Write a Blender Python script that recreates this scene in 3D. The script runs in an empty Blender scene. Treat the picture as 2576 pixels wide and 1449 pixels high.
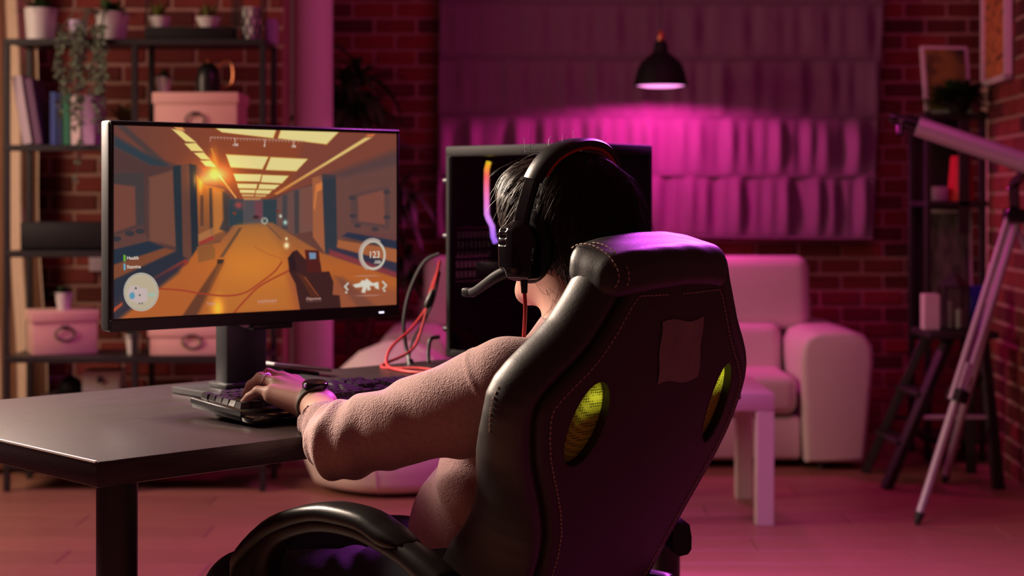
import bpy, bmesh, math, random
import numpy as np
from mathutils import Vector, Matrix
random.seed(7)
rng = np.random.default_rng(7)
scene = bpy.context.scene
col = scene.collection
PI = math.pi

# ------------------------------------------------------------------ camera, light, exposure
cam_d = bpy.data.cameras.new('camera')
cam_d.sensor_width = 36.0
cam_d.lens = 57.3
cam_d.shift_y = -224.5 / 2576
cam_d.clip_end = 60
cam_d.dof.use_dof = True
cam_d.dof.focus_distance = 2.42
cam_d.dof.aperture_fstop = 4.6
cam = bpy.data.objects.new('camera', cam_d)
cam.location = (0, 0, 1.11)
cam.rotation_euler = (PI / 2, 0, 0)
col.objects.link(cam)
scene.camera = cam

world = bpy.data.worlds.new('dim_room')
scene.world = world
world.use_nodes = True
bg = world.node_tree.nodes['Background']
bg.inputs[0].default_value = (1.0, 0.24, 0.27, 1)
bg.inputs[1].default_value = 0.062

def area_light(name, loc, target, size, color, power, spread=PI):
    d = bpy.data.lights.new(name, 'AREA')
    d.shape = 'RECTANGLE'
    d.size, d.size_y = size
    d.color = color
    d.energy = power
    d.spread = spread
    o = bpy.data.objects.new(name, d)
    o.location = loc
    o.rotation_euler = (Vector(target) - Vector(loc)).to_track_quat('-Z', 'Y').to_euler()
    col.objects.link(o)
    return o

area_light('window_light', (-3.3, 4.9, 1.9), (-1.6, 5.5, 0.8), (1.3, 1.5), (1.0, 0.68, 0.50), 34, math.radians(120))
area_light('warm_key_light', (-1.95, 3.65, 2.05), (-0.1, 2.4, 0.85), (0.8, 1.1), (1.0, 0.78, 0.62), 92, math.radians(120))  # unseen warm key light added to brighten the player; no desk lamp stands here
area_light('pink_ceiling_light', (0.9, 4.6, 3.0), (0.9, 6.5, 0.3), (1.6, 1.0), (1.0, 0.075, 0.46), 18)
area_light('purple_ceiling_light', (0.9, 4.4, 2.2), (-0.1, 2.7, 0.85), (0.4, 0.4), (0.88, 0.11, 1.0), 76)

vs = scene.view_settings
vs.view_transform = 'Standard'
vs.look = 'None'
vs.exposure = 0.0
vs.gamma = 1.0
vs.use_curve_mapping = False
cy = scene.cycles
cy.max_bounces = 6; cy.diffuse_bounces = 3; cy.glossy_bounces = 3; cy.transmission_bounces = 4; cy.transparent_max_bounces = 6
cy.caustics_reflective = False; cy.caustics_refractive = False
cy.use_adaptive_sampling = True; cy.adaptive_threshold = 0.03

# ------------------------------------------------------------------ materials
def srgb(r, g, b):
    def f(c):
        c /= 255.0
        return c / 12.92 if c <= 0.04045 else ((c + 0.055) / 1.055) ** 2.4
    return (f(r), f(g), f(b))

def mat(name, c, rough=0.5, metal=0.0, var=0.12, scale=12.0, bump=0.0, bscale=120.0, stretch=(1, 1, 1),
        rnd=0.0, spec=0.5, coat=0.0, sheen=0.0, sss=0.0, emit=None, estr=0.0, c2=None, detail=4.0):
    m = bpy.data.materials.new(name)
    m.use_nodes = True
    nt = m.node_tree
    b = nt.nodes['Principled BSDF']
    tc = nt.nodes.new('ShaderNodeTexCoord')
    mp = nt.nodes.new('ShaderNodeMapping')
    mp.inputs['Scale'].default_value = stretch
    nt.links.new(tc.outputs['Object'], mp.inputs[0])
    n = nt.nodes.new('ShaderNodeTexNoise')
    n.inputs['Scale'].default_value = scale
    n.inputs['Detail'].default_value = detail
    nt.links.new(mp.outputs[0], n.inputs['Vector'])
    mx = nt.nodes.new('ShaderNodeMix')
    mx.data_type = 'RGBA'
    if c2 is None:
        A = tuple(max(0, x * (1 - var)) for x in c); B = tuple(min(1, x * (1 + var)) for x in c)
    else:
        A, B = c, c2
    mx.inputs[6].default_value = (*A, 1); mx.inputs[7].default_value = (*B, 1)
    nt.links.new(n.outputs[0], mx.inputs[0])
    out = mx.outputs[2]
    if c2 is not None:
        rp = nt.nodes.new('ShaderNodeMapRange')
        rp.inputs[1].default_value = 0.38; rp.inputs[2].default_value = 0.62
        nt.links.new(n.outputs[0], rp.inputs[0]); nt.links.new(rp.outputs[0], mx.inputs[0])
    if rnd:
        oi = nt.nodes.new('ShaderNodeObjectInfo')
        mr = nt.nodes.new('ShaderNodeMapRange')
        mr.inputs[3].default_value = 1 - rnd; mr.inputs[4].default_value = 1 + rnd
        nt.links.new(oi.outputs['Random'], mr.inputs[0])
        hv = nt.nodes.new('ShaderNodeHueSaturation')
        nt.links.new(mr.outputs[0], hv.inputs['Value']); nt.links.new(out, hv.inputs['Color'])
        out = hv.outputs[0]
    nt.links.new(out, b.inputs['Base Color'])
    b.inputs['Roughness'].default_value = rough
    b.inputs['Metallic'].default_value = metal
    b.inputs['Specular IOR Level'].default_value = spec
    b.inputs['Coat Weight'].default_value = coat
    b.inputs['Sheen Weight'].default_value = sheen
    if sss:
        b.inputs['Subsurface Weight'].default_value = sss
        b.inputs['Subsurface Radius'].default_value = (0.012, 0.004, 0.002)
        b.inputs['Subsurface Scale'].default_value = 1.0
    if bump:
        n2 = nt.nodes.new('ShaderNodeTexNoise')
        n2.inputs['Scale'].default_value = bscale
        n2.inputs['Detail'].default_value = 3
        nt.links.new(mp.outputs[0], n2.inputs['Vector'])
        bp = nt.nodes.new('ShaderNodeBump')
        bp.inputs['Strength'].default_value = bump
        bp.inputs['Distance'].default_value = 0.002
        nt.links.new(n2.outputs[0], bp.inputs['Height'])
        nt.links.new(bp.outputs[0], b.inputs['Normal'])
    if emit is not None:
        b.inputs['Emission Color'].default_value = (*emit, 1)
        b.inputs['Emission Strength'].default_value = estr
    return m

M = {}
M['brick'] = mat('brick_clay', (0.15, 0.022, 0.014), 0.85, var=0.4, scale=9, bump=0.8, bscale=60, rnd=0.6)
M['mortar'] = mat('mortar', (0.36, 0.20, 0.155), 0.95, var=0.2, scale=8, bump=0.6, bscale=80)
M['plaster'] = mat('painted_plaster', (0.80, 0.70, 0.72), 0.7, var=0.06, scale=3)
M['sidewall'] = mat('dark_red_paint', (0.10, 0.03, 0.035), 0.9, var=0.1)
M['cream'] = mat('cream_plaster', (0.62, 0.47, 0.34), 0.8, var=0.06, scale=3)
M['floor'] = mat('laminate_floor', (0.29, 0.125, 0.088), 0.42, var=0.25, scale=6, stretch=(1, 9, 9), rnd=0.1, bump=0.1, bscale=60)
M['gap'] = mat('subfloor', (0.10, 0.045, 0.03), 0.9)
M['curtain'] = mat('cream_curtain', (0.62, 0.46, 0.33), 0.9, var=0.1, scale=30, sheen=0.2)
M['blind'] = mat('grey_linen', (0.20, 0.125, 0.165), 0.9, var=0.12, scale=60, bump=0.4, bscale=400, sheen=0.15)
M['blackmetal'] = mat('black_metal', (0.018, 0.016, 0.018), 0.4, var=0.2, bump=0.05)
M['blackpl'] = mat('black_plastic', (0.012, 0.011, 0.012), 0.35, var=0.2, bump=0.08, bscale=600, spec=0.35)
M['matteblack'] = mat('matte_black', (0.010, 0.009, 0.010), 0.6, var=0.2, spec=0.2)
M['gloss'] = mat('gloss_black', (0.008, 0.007, 0.008), 0.12, var=0.1)
M['darkgrey'] = mat('dark_grey_metal', (0.055, 0.055, 0.06), 0.38, metal=0.5, var=0.1)
M['leather'] = mat('black_leather', (0.022, 0.020, 0.019), 0.46, var=0.15, scale=40, bump=0.10, bscale=300, spec=0.65)
M['armpad'] = mat('arm_pad_vinyl', (0.010, 0.009, 0.009), 0.32, var=0.15, scale=40, bump=0.06, bscale=300, spec=0.22)
M['bright'] = mat('edge_highlight_paint', (0.90, 0.84, 0.78), 0.35)  # near-white colour for the highlight painted on the desk edge
M['panelfab'] = mat('dark_back_vinyl', (0.028, 0.020, 0.019), 0.55, var=0.2, scale=20, bump=0.25, bscale=500)
M['thread'] = mat('tan_thread', (0.42, 0.30, 0.24), 0.7)
M['patch'] = mat('worn_grey_tape', (0.26, 0.21, 0.18), 0.75, var=0.35, scale=25, bump=0.8, bscale=30)
M['desk'] = mat('dark_wood_top', (0.036, 0.024, 0.027), 0.36, var=0.7, scale=14, stretch=(1, 14, 14), bump=0.25, bscale=45)
M['key'] = mat('key_plastic', (0.060, 0.052, 0.064), 0.42, var=0.1, bump=0.05)
M['silver'] = mat('brushed_silver', (0.60, 0.58, 0.60), 0.3, metal=0.9, var=0.1, scale=30, stretch=(1, 1, .1))
M['alu'] = mat('satin_aluminium', (0.50, 0.45, 0.52), 0.42, metal=0.35, var=0.06)
M['whitepl'] = mat('white_plastic', (0.66, 0.60, 0.58), 0.5, var=0.05)
M['whiteleather'] = mat('white_leather', (0.66, 0.58, 0.56), 0.48, var=0.06, scale=6, bump=0.15, bscale=150)
M['beanbag'] = mat('white_beanbag_fabric', (0.80, 0.72, 0.66), 0.8, var=0.06, bump=0.2, bscale=200)
M['pinkcard'] = mat('pale_pink_card', (0.72, 0.43, 0.38), 0.75, var=0.05, bump=0.1)
M['skin'] = mat('skin', (0.70, 0.40, 0.31), 0.5, var=0.08, scale=30, bump=0.08, bscale=350)
M['hair'] = mat('dark_brown_hair', (0.022, 0.011, 0.008), 0.38, var=0.4, scale=60, stretch=(6, 6, 1), spec=0.6)
M['jeans'] = mat('dark_blue_denim', (0.030, 0.034, 0.050), 0.85, var=0.25, scale=60, bump=0.4, bscale=500)
M['rubber'] = mat('black_rubber', (0.02, 0.02, 0.022), 0.55)
M['watchband'] = mat('grey_green_strap', (0.10, 0.10, 0.09), 0.5)
M['redcable'] = mat('red_braided_cable', (0.50, 0.014, 0.024), 0.5, var=0.35, scale=500)
M['blackcable'] = mat('black_cable', (0.02, 0.018, 0.02), 0.45)
M['redpad'] = mat('orange_red_padding', (0.55, 0.05, 0.02), 0.6)
M['leaf'] = mat('dark_green_leaf', (0.035, 0.075, 0.022), 0.5, var=0.4, scale=8)
M['leafyel'] = mat('yellow_green_leaf', (0.14, 0.17, 0.03), 0.5, var=0.4, scale=8)
M['trunk'] = mat('brown_trunk', (0.14, 0.06, 0.03), 0.8, var=0.4, scale=30)
M['soil'] = mat('soil', (0.02, 0.013, 0.01), 1)
M['potwhite'] = mat('white_ceramic', (0.62, 0.59, 0.58), 0.45, var=0.05)
M['potlilac'] = mat('lilac_ceramic', (0.42, 0.32, 0.50), 0.5, var=0.05)
M['blue'] = mat('blue_cover', (0.03, 0.06, 0.26), 0.6)
M['navy'] = mat('navy_cover', (0.02, 0.03, 0.12), 0.6)
M['green'] = mat('green_cover', (0.015, 0.16, 0.085), 0.6)
M['paper'] = mat('white_cover', (0.72, 0.60, 0.58), 0.7)
M['lilac'] = mat('lilac_cover', (0.45, 0.26, 0.46), 0.65)
M['greycover'] = mat('grey_cover', (0.48, 0.42, 0.45), 0.65)
M['plumcover'] = mat('plum_cover', (0.13, 0.06, 0.13), 0.65)
M['copper'] = mat('copper', (0.55, 0.20, 0.09), 0.35, metal=0.8)
M['redfabric'] = mat('red_shade', (0.60, 0.05, 0.025), 0.8, var=0.2, scale=40, stretch=(4, 4, .3))
M['orangeart'] = mat('orange_print', (0.62, 0.21, 0.06), 0.7, c2=(0.02, 0.01, 0.01), scale=26)
M['olivart'] = mat('olive_print', (0.28, 0.20, 0.03), 0.8, c2=(0.02, 0.02, 0.012), scale=9)
M['greyart'] = mat('grey_green_print', (0.13, 0.12, 0.09), 0.8, c2=(0.05, 0.045, 0.04), scale=10, stretch=(5, 5, 1))
M['bluebox'] = mat('blue_card', (0.02, 0.05, 0.42), 0.5)
M['blackwood'] = mat('black_stained_wood', (0.014, 0.010, 0.010), 0.55, var=0.3, scale=20)

def orange_tune(m, lo, hi):
    for n in m.node_tree.nodes:
        if n.type == 'MAP_RANGE':
            n.inputs[1].default_value = lo; n.inputs[2].default_value = hi
orange_tune(M['orangeart'], 0.55, 0.59)

def emission_mat(name, c, s):
    m = bpy.data.materials.new(name); m.use_nodes = True
    nt = m.node_tree; nt.nodes.clear()
    e = nt.nodes.new('ShaderNodeEmission'); e.inputs[0].default_value = (*c, 1); e.inputs[1].default_value = s
    o = nt.nodes.new('ShaderNodeOutputMaterial'); nt.links.new(e.outputs[0], o.inputs[0])
    return m

def sweater_mat():
    m = mat('rose_knit', (0.46, 0.295, 0.285), 0.95, var=0.22, scale=140, sheen=0.08)
    nt = m.node_tree; b = nt.nodes['Principled BSDF']
    tc = nt.nodes.new('ShaderNodeTexCoord')
    w = nt.nodes.new('ShaderNodeTexVoronoi'); w.inputs['Scale'].default_value = 420
    nt.links.new(tc.outputs['Object'], w.inputs['Vector'])
    n = nt.nodes.new('ShaderNodeTexNoise'); n.inputs['Scale'].default_value = 160; n.inputs['Detail'].default_value = 3
    nt.links.new(tc.outputs['Object'], n.inputs['Vector'])
    ad = nt.nodes.new('ShaderNodeMath'); ad.operation = 'ADD'
    nt.links.new(w.outputs[0], ad.inputs[0]); nt.links.new(n.outputs[0], ad.inputs[1])
    bp = nt.nodes.new('ShaderNodeBump'); bp.inputs['Strength'].default_value = 0.6; bp.inputs['Distance'].default_value = 0.0016
    nt.links.new(ad.outputs[0], bp.inputs['Height']); nt.links.new(bp.outputs[0], b.inputs['Normal'])
    return m
M['sweater'] = sweater_mat()

def mesh_fabric():
    m = mat('lime_mesh', (0.30, 0.42, 0.03), 0.6)
    nt = m.node_tree; b = nt.nodes['Principled BSDF']
    tc = nt.nodes.new('ShaderNodeTexCoord')
    v = nt.nodes.new('ShaderNodeTexVoronoi'); v.inputs['Scale'].default_value = 260; v.inputs['Randomness'].default_value = 0.15
    nt.links.new(tc.outputs['Object'], v.inputs['Vector'])
    r = nt.nodes.new('ShaderNodeMapRange'); r.inputs[1].default_value = 0.30; r.inputs[2].default_value = 0.42
    nt.links.new(v.outputs[0], r.inputs[0])
    mx = nt.nodes.new('ShaderNodeMix'); mx.data_type = 'RGBA'
    mx.inputs[6].default_value = (0.06, 0.09, 0.01, 1); mx.inputs[7].default_value = (0.72, 0.90, 0.05, 1)
    nt.links.new(r.outputs[0], mx.inputs[0]); nt.links.new(mx.outputs[2], b.inputs['Base Color'])
    tl = nt.nodes.new('ShaderNodeBsdfTranslucent'); nt.links.new(mx.outputs[2], tl.inputs[0])
    ms = nt.nodes.new('ShaderNodeMixShader'); ms.inputs[0].default_value = 0.6
    nt.links.new(b.outputs[0], ms.inputs[1]); nt.links.new(tl.outputs[0], ms.inputs[2])
    nt.links.new(ms.outputs[0], nt.nodes['Material Output'].inputs[0])
    return m
M['mesh'] = mesh_fabric()

def glass_mat(name, tint, mixf=0.12, rough=0.03):
    m = bpy.data.materials.new(name); m.use_nodes = True
    nt = m.node_tree; nt.nodes.clear()
    t = nt.nodes.new('ShaderNodeBsdfTransparent'); t.inputs[0].default_value = (*tint, 1)
    g = nt.nodes.new('ShaderNodeBsdfGlossy'); g.inputs[1].default_value = rough; g.inputs[0].default_value = (1, 1, 1, 1)
    fr = nt.nodes.new('ShaderNodeFresnel'); fr.inputs[0].default_value = 1.45
    mx = nt.nodes.new('ShaderNodeMixShader')
    nt.links.new(fr.outputs[0], mx.inputs[0]); nt.links.new(t.outputs[0], mx.inputs[1]); nt.links.new(g.outputs[0], mx.inputs[2])
    o = nt.nodes.new('ShaderNodeOutputMaterial'); nt.links.new(mx.outputs[0], o.inputs[0])
    return m
M['glass'] = glass_mat('smoked_glass', (0.42, 0.38, 0.42))
M['clearglass'] = glass_mat('clear_glass', (0.9, 0.9, 0.9))

# ------------------------------------------------------------------ mesh helpers
class MB:
    def __init__(self):
        self.v = []; self.f = []
    def add(self, vs, fs, mtx=None):
        o = len(self.v)
        for p in vs:
            self.v.append(tuple(mtx @ Vector(p)) if mtx is not None else tuple(p))
        for f in fs:
            self.f.append(tuple(i + o for i in f))
        return self
    def box(self, c, s, mtx=None):
        x, y, z = (k / 2 for k in s)
        vs = [(c[0] + i * x, c[1] + j * y, c[2] + k * z) for i in (-1, 1) for j in (-1, 1) for k in (-1, 1)]
        return self.add(vs, [(0, 1, 3, 2), (4, 6, 7, 5), (0, 4, 5, 1), (2, 3, 7, 6), (0, 2, 6, 4), (1, 5, 7, 3)], mtx)
    def rbox(self, c, s, b=0.01, seg=2, mtx=None):
        bm = bmesh.new()
        bmesh.ops.create_cube(bm, size=1.0)
        for v in bm.verts:
            v.co = Vector((v.co.x * s[0], v.co.y * s[1], v.co.z * s[2]))
        b = min(b, 0.49 * min(s))
        bmesh.ops.bevel(bm, geom=bm.edges[:], offset=b, segments=seg, profile=0.5, affect='EDGES')
        bm.verts.index_update()
        vs = [(v.co.x + c[0], v.co.y + c[1], v.co.z + c[2]) for v in bm.verts]
        fs = [tuple(v.index for v in f.verts) for f in bm.faces]
        bm.free()
        return self.add(vs, fs, mtx)
    def tube(self, pts, rad, n=10, caps=True, flat=None):
        pts = [Vector(p) for p in pts]
        if not hasattr(rad, '__len__'):
            rad = [rad] * len(pts)
        o = len(self.v); t0 = None; ref = None
        for i, p in enumerate(pts):
            a = pts[max(i - 1, 0)]; b = pts[min(i + 1, len(pts) - 1)]
            t = (b - a).normalized()
            if ref is None:
                ref = Vector((0, 0, 1)) if abs(t.z) < 0.9 else Vector((1, 0, 0))
            x = (ref - t * ref.dot(t)).normalized(); y = t.cross(x); ref = x
            for k in range(n):
                an = 2 * PI * k / n
                q = p + x * (math.cos(an) * rad[i]) + y * (math.sin(an) * rad[i] * (flat or 1))
                self.v.append(tuple(q))
        for i in range(len(pts) - 1):
            for k in range(n):
                a = o + i * n + k; b = o + i * n + (k + 1) % n
                self.f.append((a, b, b + n, a + n))
        if caps:
            self.f.append(tuple(o + k for k in range(n))[::-1])
            self.f.append(tuple(o + (len(pts) - 1) * n + k for k in range(n)))
        return self
    def cyl(self, p0, p1, r0, r1=None, n=16):
        return self.tube([p0, p1], [r0, r0 if r1 is None else r1], n)
    def lathe(self, prof, c=(0, 0, 0), n=28, caps=True):
        o = len(self.v)
        for (r, z) in prof:
            for k in range(n):
                a = 2 * PI * k / n
                self.v.append((c[0] + r * math.cos(a), c[1] + r * math.sin(a), c[2] + z))
        for i in range(len(prof) - 1):
            for k in range(n):
                a = o + i * n + k; b = o + i * n + (k + 1) % n
                self.f.append((a, b, b + n, a + n))
        if caps and prof[0][0] > 1e-6: self.f.append(tuple(o + k for k in range(n))[::-1])
        if caps and prof[-1][0] > 1e-6: self.f.append(tuple(o + (len(prof) - 1) * n + k for k in range(n)))
        return self
    def prism(self, pts2, y0, y1, mtx=None):
        n = len(pts2)
        vs = [(x, y0, z) for x, z in pts2] + [(x, y1, z) for x, z in pts2]
        fs = [tuple(range(n)), tuple(range(2 * n - 1, n - 1, -1))] + [(i, i + n, (i + 1) % n + n, (i + 1) % n) for i in range(n)]
        return self.add(vs, fs, mtx)
    def grid(self, fn, nu, nv):
        o = len(self.v)
        for i in range(nu + 1):
            for j in range(nv + 1):
                self.v.append(tuple(fn(i / nu, j / nv)))
        for i in range(nu):
            for j in range(nv):
                a = o + i * (nv + 1) + j
                self.f.append((a, a + nv + 1, a + nv + 2, a + 1))
        return self

def make_mesh(name, vs, fs, m, smooth=True, angle=40):
    me = bpy.data.meshes.new(name)
    if isinstance(vs, np.ndarray):
        vs = vs.tolist(); fs = fs.tolist()
    me.from_pydata(vs, [], fs)
    me.materials.append(m)
    if smooth:
        me.polygons.foreach_set('use_smooth', [True] * len(me.polygons))
        if angle: me.set_sharp_from_angle(angle=math.radians(angle))
    me.update()
    return me

ROOTM = {}
def link(name, data, parent=None):
    o = bpy.data.objects.new(name, data)
    col.objects.link(o)
    if parent is not None: o.parent = parent
    return o

def thing(name, label, cat, loc=(0, 0, 0), rz=0.0, group=None):
    o = link(name, None)
    o.empty_display_size = 0.05
    o.location = loc; o.rotation_euler = (0, 0, rz)
    ROOTM[o.name] = Matrix.Translation(loc) @ Matrix.Rotation(rz, 4, 'Z')
    tag(o, label, cat, group)
    return o
def tag(o, label, cat, group=None):
    o['label'] = label; o['category'] = cat
    if group: o['group'] = group
    return o
def root_matrix(p):
    while p.parent is not None: p = p.parent
    return ROOTM.get(p.name, Matrix())

def part(name, mb, m, parent=None, smooth=True, angle=40, world=False, label=None, kind=None):
    if isinstance(mb, bpy.types.Mesh):
        me = mb
    else:
        vs, fs = (mb.v, mb.f) if isinstance(mb, MB) else mb
        if world and parent is not None:
            inv = np.array(root_matrix(parent).inverted())
            a = np.asarray(vs, dtype=float) @ inv[:3, :3].T + inv[:3, 3]
            vs = a.tolist()
            if isinstance(fs, np.ndarray): fs = fs.tolist()
        me = make_mesh(name, vs, fs, m, smooth, angle)
    o = link(name, me, parent)
    if label: o['label'] = label
    if kind: o['kind'] = kind
    return o

def struct(name, mb, m, label=None, cat=None, smooth=False):
    o = part(name, mb, m, None, smooth)
    o['kind'] = 'structure'
    if label: o['label'] = label
    if cat: o['category'] = cat
    return o

def smooth_path(pts, n=6):
    P = [Vector(p) for p in pts]
    out = []
    for i in range(len(P) - 1):
        p0 = P[max(i - 1, 0)]; p1 = P[i]; p2 = P[i + 1]; p3 = P[min(i + 2, len(P) - 1)]
        for k in range(n):
            t = k / n
            out.append(0.5 * ((2 * p1) + (p2 - p0) * t + (2 * p0 - 5 * p1 + 4 * p2 - p3) * t * t + (3 * p1 - p0 - 3 * p2 + p3) * t ** 3))
    out.append(P[-1])
    return out

# ------------------------------------------------------------------ implicit surfaces
def smin(a, b, k):
    h = np.clip(0.5 + 0.5 * (b - a) / k, 0, 1)
    return b + (a - b) * h - k * h * (1 - h)
def cone(P, a, b, r0, r1):
    a = np.asarray(a, float); b = np.asarray(b, float)
    d = b - a
    t = np.clip(((P - a) @ d) / (d @ d), 0, 1)
    return np.linalg.norm(P - a - t[:, None] * d, axis=1) - (r0 + (r1 - r0) * t)
def ell(P, c, axes, R):
    q = ((P - np.asarray(c)) @ np.asarray(axes).T)
    R = np.asarray(R, float)
    k0 = np.linalg.norm(q / R, axis=1); k1 = np.linalg.norm(q / R ** 2, axis=1)
    return k0 * (k0 - 1) / np.maximum(k1, 1e-6)
def rbox_sd(P, c, axes, H, r):
    q = np.abs((P - np.asarray(c)) @ np.asarray(axes).T) - (np.asarray(H) - r)
    return np.linalg.norm(np.maximum(q, 0), axis=1) + np.minimum(q.max(1), 0) - r
def noise3(P, s, seed=0):
    g = np.random.default_rng(seed)
    out = np.zeros(len(P))
    for k in range(6):
        w = g.normal(size=3) * s; out += np.sin(P @ w + g.uniform(0, 6.28))
    return out / 6

def sdf_mesh(f, lo, hi, h, B=8):
    lo = np.asarray(lo, float); hi = np.asarray(hi, float)
    nb = np.ceil((hi - lo) / (h * B)).astype(int); n = nb * B
    bi = np.stack(np.meshgrid(*[np.arange(k) for k in nb], indexing='ij'), -1).reshape(-1, 3)
    cen = lo + (bi * B + (B - 1) / 2) * h
    d = f(cen)
    R = B * h * 0.5 * 1.7321 + 0.35 * B * h
    val = np.repeat(np.repeat(np.repeat(np.where(d < 0, -1, 1).reshape(nb).astype(np.float32), B, 0), B, 1), B, 2)
    act = bi[np.abs(d) < R]
    loc = np.stack(np.meshgrid(*[np.arange(B)] * 3, indexing='ij'), -1).reshape(-1, 3)
    CH = 1500
    for s in range(0, len(act), CH):
        idx = (act[s:s + CH, None, :] * B + loc[None]).reshape(-1, 3)
        val[idx[:, 0], idx[:, 1], idx[:, 2]] = f(lo + idx * h)
    S = val < 0
    C = [S[i:S.shape[0] - 1 + i, j:S.shape[1] - 1 + j, k:S.shape[2] - 1 + k] for i in (0, 1) for j in (0, 1) for k in (0, 1)]
    anyc = C[0].copy(); allc = C[0].copy()
    for c in C[1:]:
        anyc |= c; allc &= c
    mask = anyc & ~allc
    cells = np.argwhere(mask)
    vid = -np.ones(mask.shape, np.int32); vid[mask] = np.arange(len(cells))
    offs = np.array([(i, j, k) for i in (0, 1) for j in (0, 1) for k in (0, 1)])
    cv = np.stack([val[cells[:, 0] + o[0], cells[:, 1] + o[1], cells[:, 2] + o[2]] for o in offs], 1)
    acc = np.zeros((len(cells), 3)); cnt = np.zeros(len(cells))
    for a in range(8):
        for b in range(a + 1, 8):
            if np.abs(offs[a] - offs[b]).sum() != 1: continue
            va, vb = cv[:, a], cv[:, b]
            x = (va < 0) != (vb < 0)
            t = np.where(x, va / np.where(x, va - vb, 1), 0)
            acc += x[:, None] * (offs[a] + t[:, None] * (offs[b] - offs[a])); cnt += x
    V = lo + (cells + acc / cnt[:, None]) * h
    F = []
    for ax in range(3):
        sl0 = [slice(None)] * 3; sl1 = [slice(None)] * 3
        sl0[ax] = slice(0, -1); sl1[ax] = slice(1, None)
        a, b = S[tuple(sl0)], S[tuple(sl1)]
        e = np.argwhere(a != b)
        o1, o2 = (ax + 1) % 3, (ax + 2) % 3
        ok = (e[:, o1] > 0) & (e[:, o2] > 0) & (e[:, o1] < S.shape[o1] - 1) & (e[:, o2] < S.shape[o2] - 1)
        e = e[ok]
        fl = a[e[:, 0], e[:, 1], e[:, 2]]
        q = []
        for (d1, d2) in ((0, 0), (-1, 0), (-1, -1), (0, -1)):
            c = e.copy(); c[:, o1] += d1; c[:, o2] += d2
            q.append(vid[c[:, 0], c[:, 1], c[:, 2]])
        q = np.stack(q, 1)
        q = np.where(fl[:, None], q, q[:, ::-1])
        F.append(q)
    F = np.concatenate(F)
    F = F[(F >= 0).all(1)]
    return V, F

def poly_sd(x, y, pts):
    d = np.full(x.shape, 1e9); s = np.ones(x.shape)
    n = len(pts)
    for i in range(n):
        ax, ay = pts[i]; bx, by = pts[i - 1]
        ex, ey = bx - ax, by - ay; wx, wy = x - ax, y - ay
        t = np.clip((wx * ex + wy * ey) / (ex * ex + ey * ey + 1e-12), 0, 1)
        d = np.minimum(d, (wx - ex * t) ** 2 + (wy - ey * t) ** 2)
        c1 = y >= ay; c2 = y < by; c3 = ex * wy > ey * wx
        s = np.where((c1 & c2 & c3) | (~c1 & ~c2 & ~c3), -s, s)
    return s * np.sqrt(d)

# ================================================================== the setting
def build_floor():
    f = struct('floor', MB().box((-.2, 3.6, -0.014), (7.2, 8.6, 0.02)), M['gap'],
               'reddish wood laminate floor of long planks', 'floor')
    pw, pl = 0.19, 1.32
    me = make_mesh('plank', *(lambda b: (b.v, b.f))(MB().rbox((0, 0, -0.006), (pl - 0.003, pw - 0.003, 0.012), 0.0015, 1)), M['floor'], False)
    r = 0; y = -0.55
    while y < 7.75:
        off = (r * 0.47) % pl
        x = -3.6 - off
        while x < 3.3:
            x0, x1 = max(x, -3.7), min(x + pl, 3.25)
            if x1 - x0 > 0.12:
                o = link('plank', me, f)
                o.location = ((x0 + x1) / 2, y + pw / 2, 0); o.scale = ((x1 - x0) / pl, 1, 1)
            x += pl
        y += pw; r += 1
build_floor()

BL, BH = 0.200, 0.0755
def brick_wall(name, origin, rz, length, height, thick, vis, label):
    w = MB().box((length / 2, thick / 2, height / 2), (length, thick, height))
    o = struct(name, w, M['mortar'], label, 'wall')
    o.location = (*origin, 0); o.rotation_euler = (0, 0, rz)
    me = make_mesh('brick', *(lambda b: (b.v, b.f))(MB().rbox((0, 0, 0), (BL - 0.016, 0.03, BH - 0.016), 0.004, 1)), M['brick'], False)
    rest = MB(); n = 0
    for r in range(int(height / BH)):
        x = -(r % 2) * BL / 2
        while x < length - 0.02:
            x0, x1 = max(x, 0), min(x + BL, length)
            if x1 - x0 > 0.05:
                cxl = (x0 + x1) / 2; z = (r + 0.5) * BH
                dy = random.uniform(-0.0025, 0.0025)
                if vis(cxl, z) and n < 300:
                    b = link('brick', me, o); n += 1
                    b.location = (cxl, 0.007 + dy, z); b.scale = ((x1 - x0 - 0.014) / (BL - 0.014), 1, 1)
                    b.rotation_euler = (0, random.uniform(-.006, .006), 0)
                else:
                    rest.box((cxl, 0.007 + dy, z), (x1 - x0 - 0.016, 0.03, BH - 0.016))
            x += BL
    if rest.v:
        k = part('brick_field', rest, M['brick'], o, False); k['kind'] = 'stuff'
    return o
brick_wall('wall_back', (-0.95, 7.70), 0, 4.2, 2.75, 0.2,
           lambda x, z: (0.30 < z < 2.13 and x < 0.72) or (0.30 < z < 1.02 and 1.2 < x < 3.2) or (1.0 < z < 2.13 and 2.6 < x < 3.25),
           'red brick back wall with pale mortar behind the sofa and blind')
brick_wall('wall_left', (-3.3, 6.70), 0, 2.36, 2.75, 0.2,
           lambda x, z: x > 1.1 and 0.25 < z < 2.0, 'red brick wall behind the metal bookshelf')
brick_wall('wall_right', (2.02, 6.90), math.atan2(-0.997, -0.081), 1.05, 2.75, 0.25,
           lambda x, z: z < 2.1, 'brick pier beside the telescope')
struct('wall_side_right', MB().box((3.3, 3.6, 1.375), (.1, 8.6, 2.75)), M['sidewall'], 'plain dark red side wall beyond the telescope', 'wall')
struct('wall_side_left', MB().box((-3.75, 3.0, 1.375), (.1, 7.6, 2.75)), M['sidewall'], 'plain dark red side wall beyond the curtain', 'wall')
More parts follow.
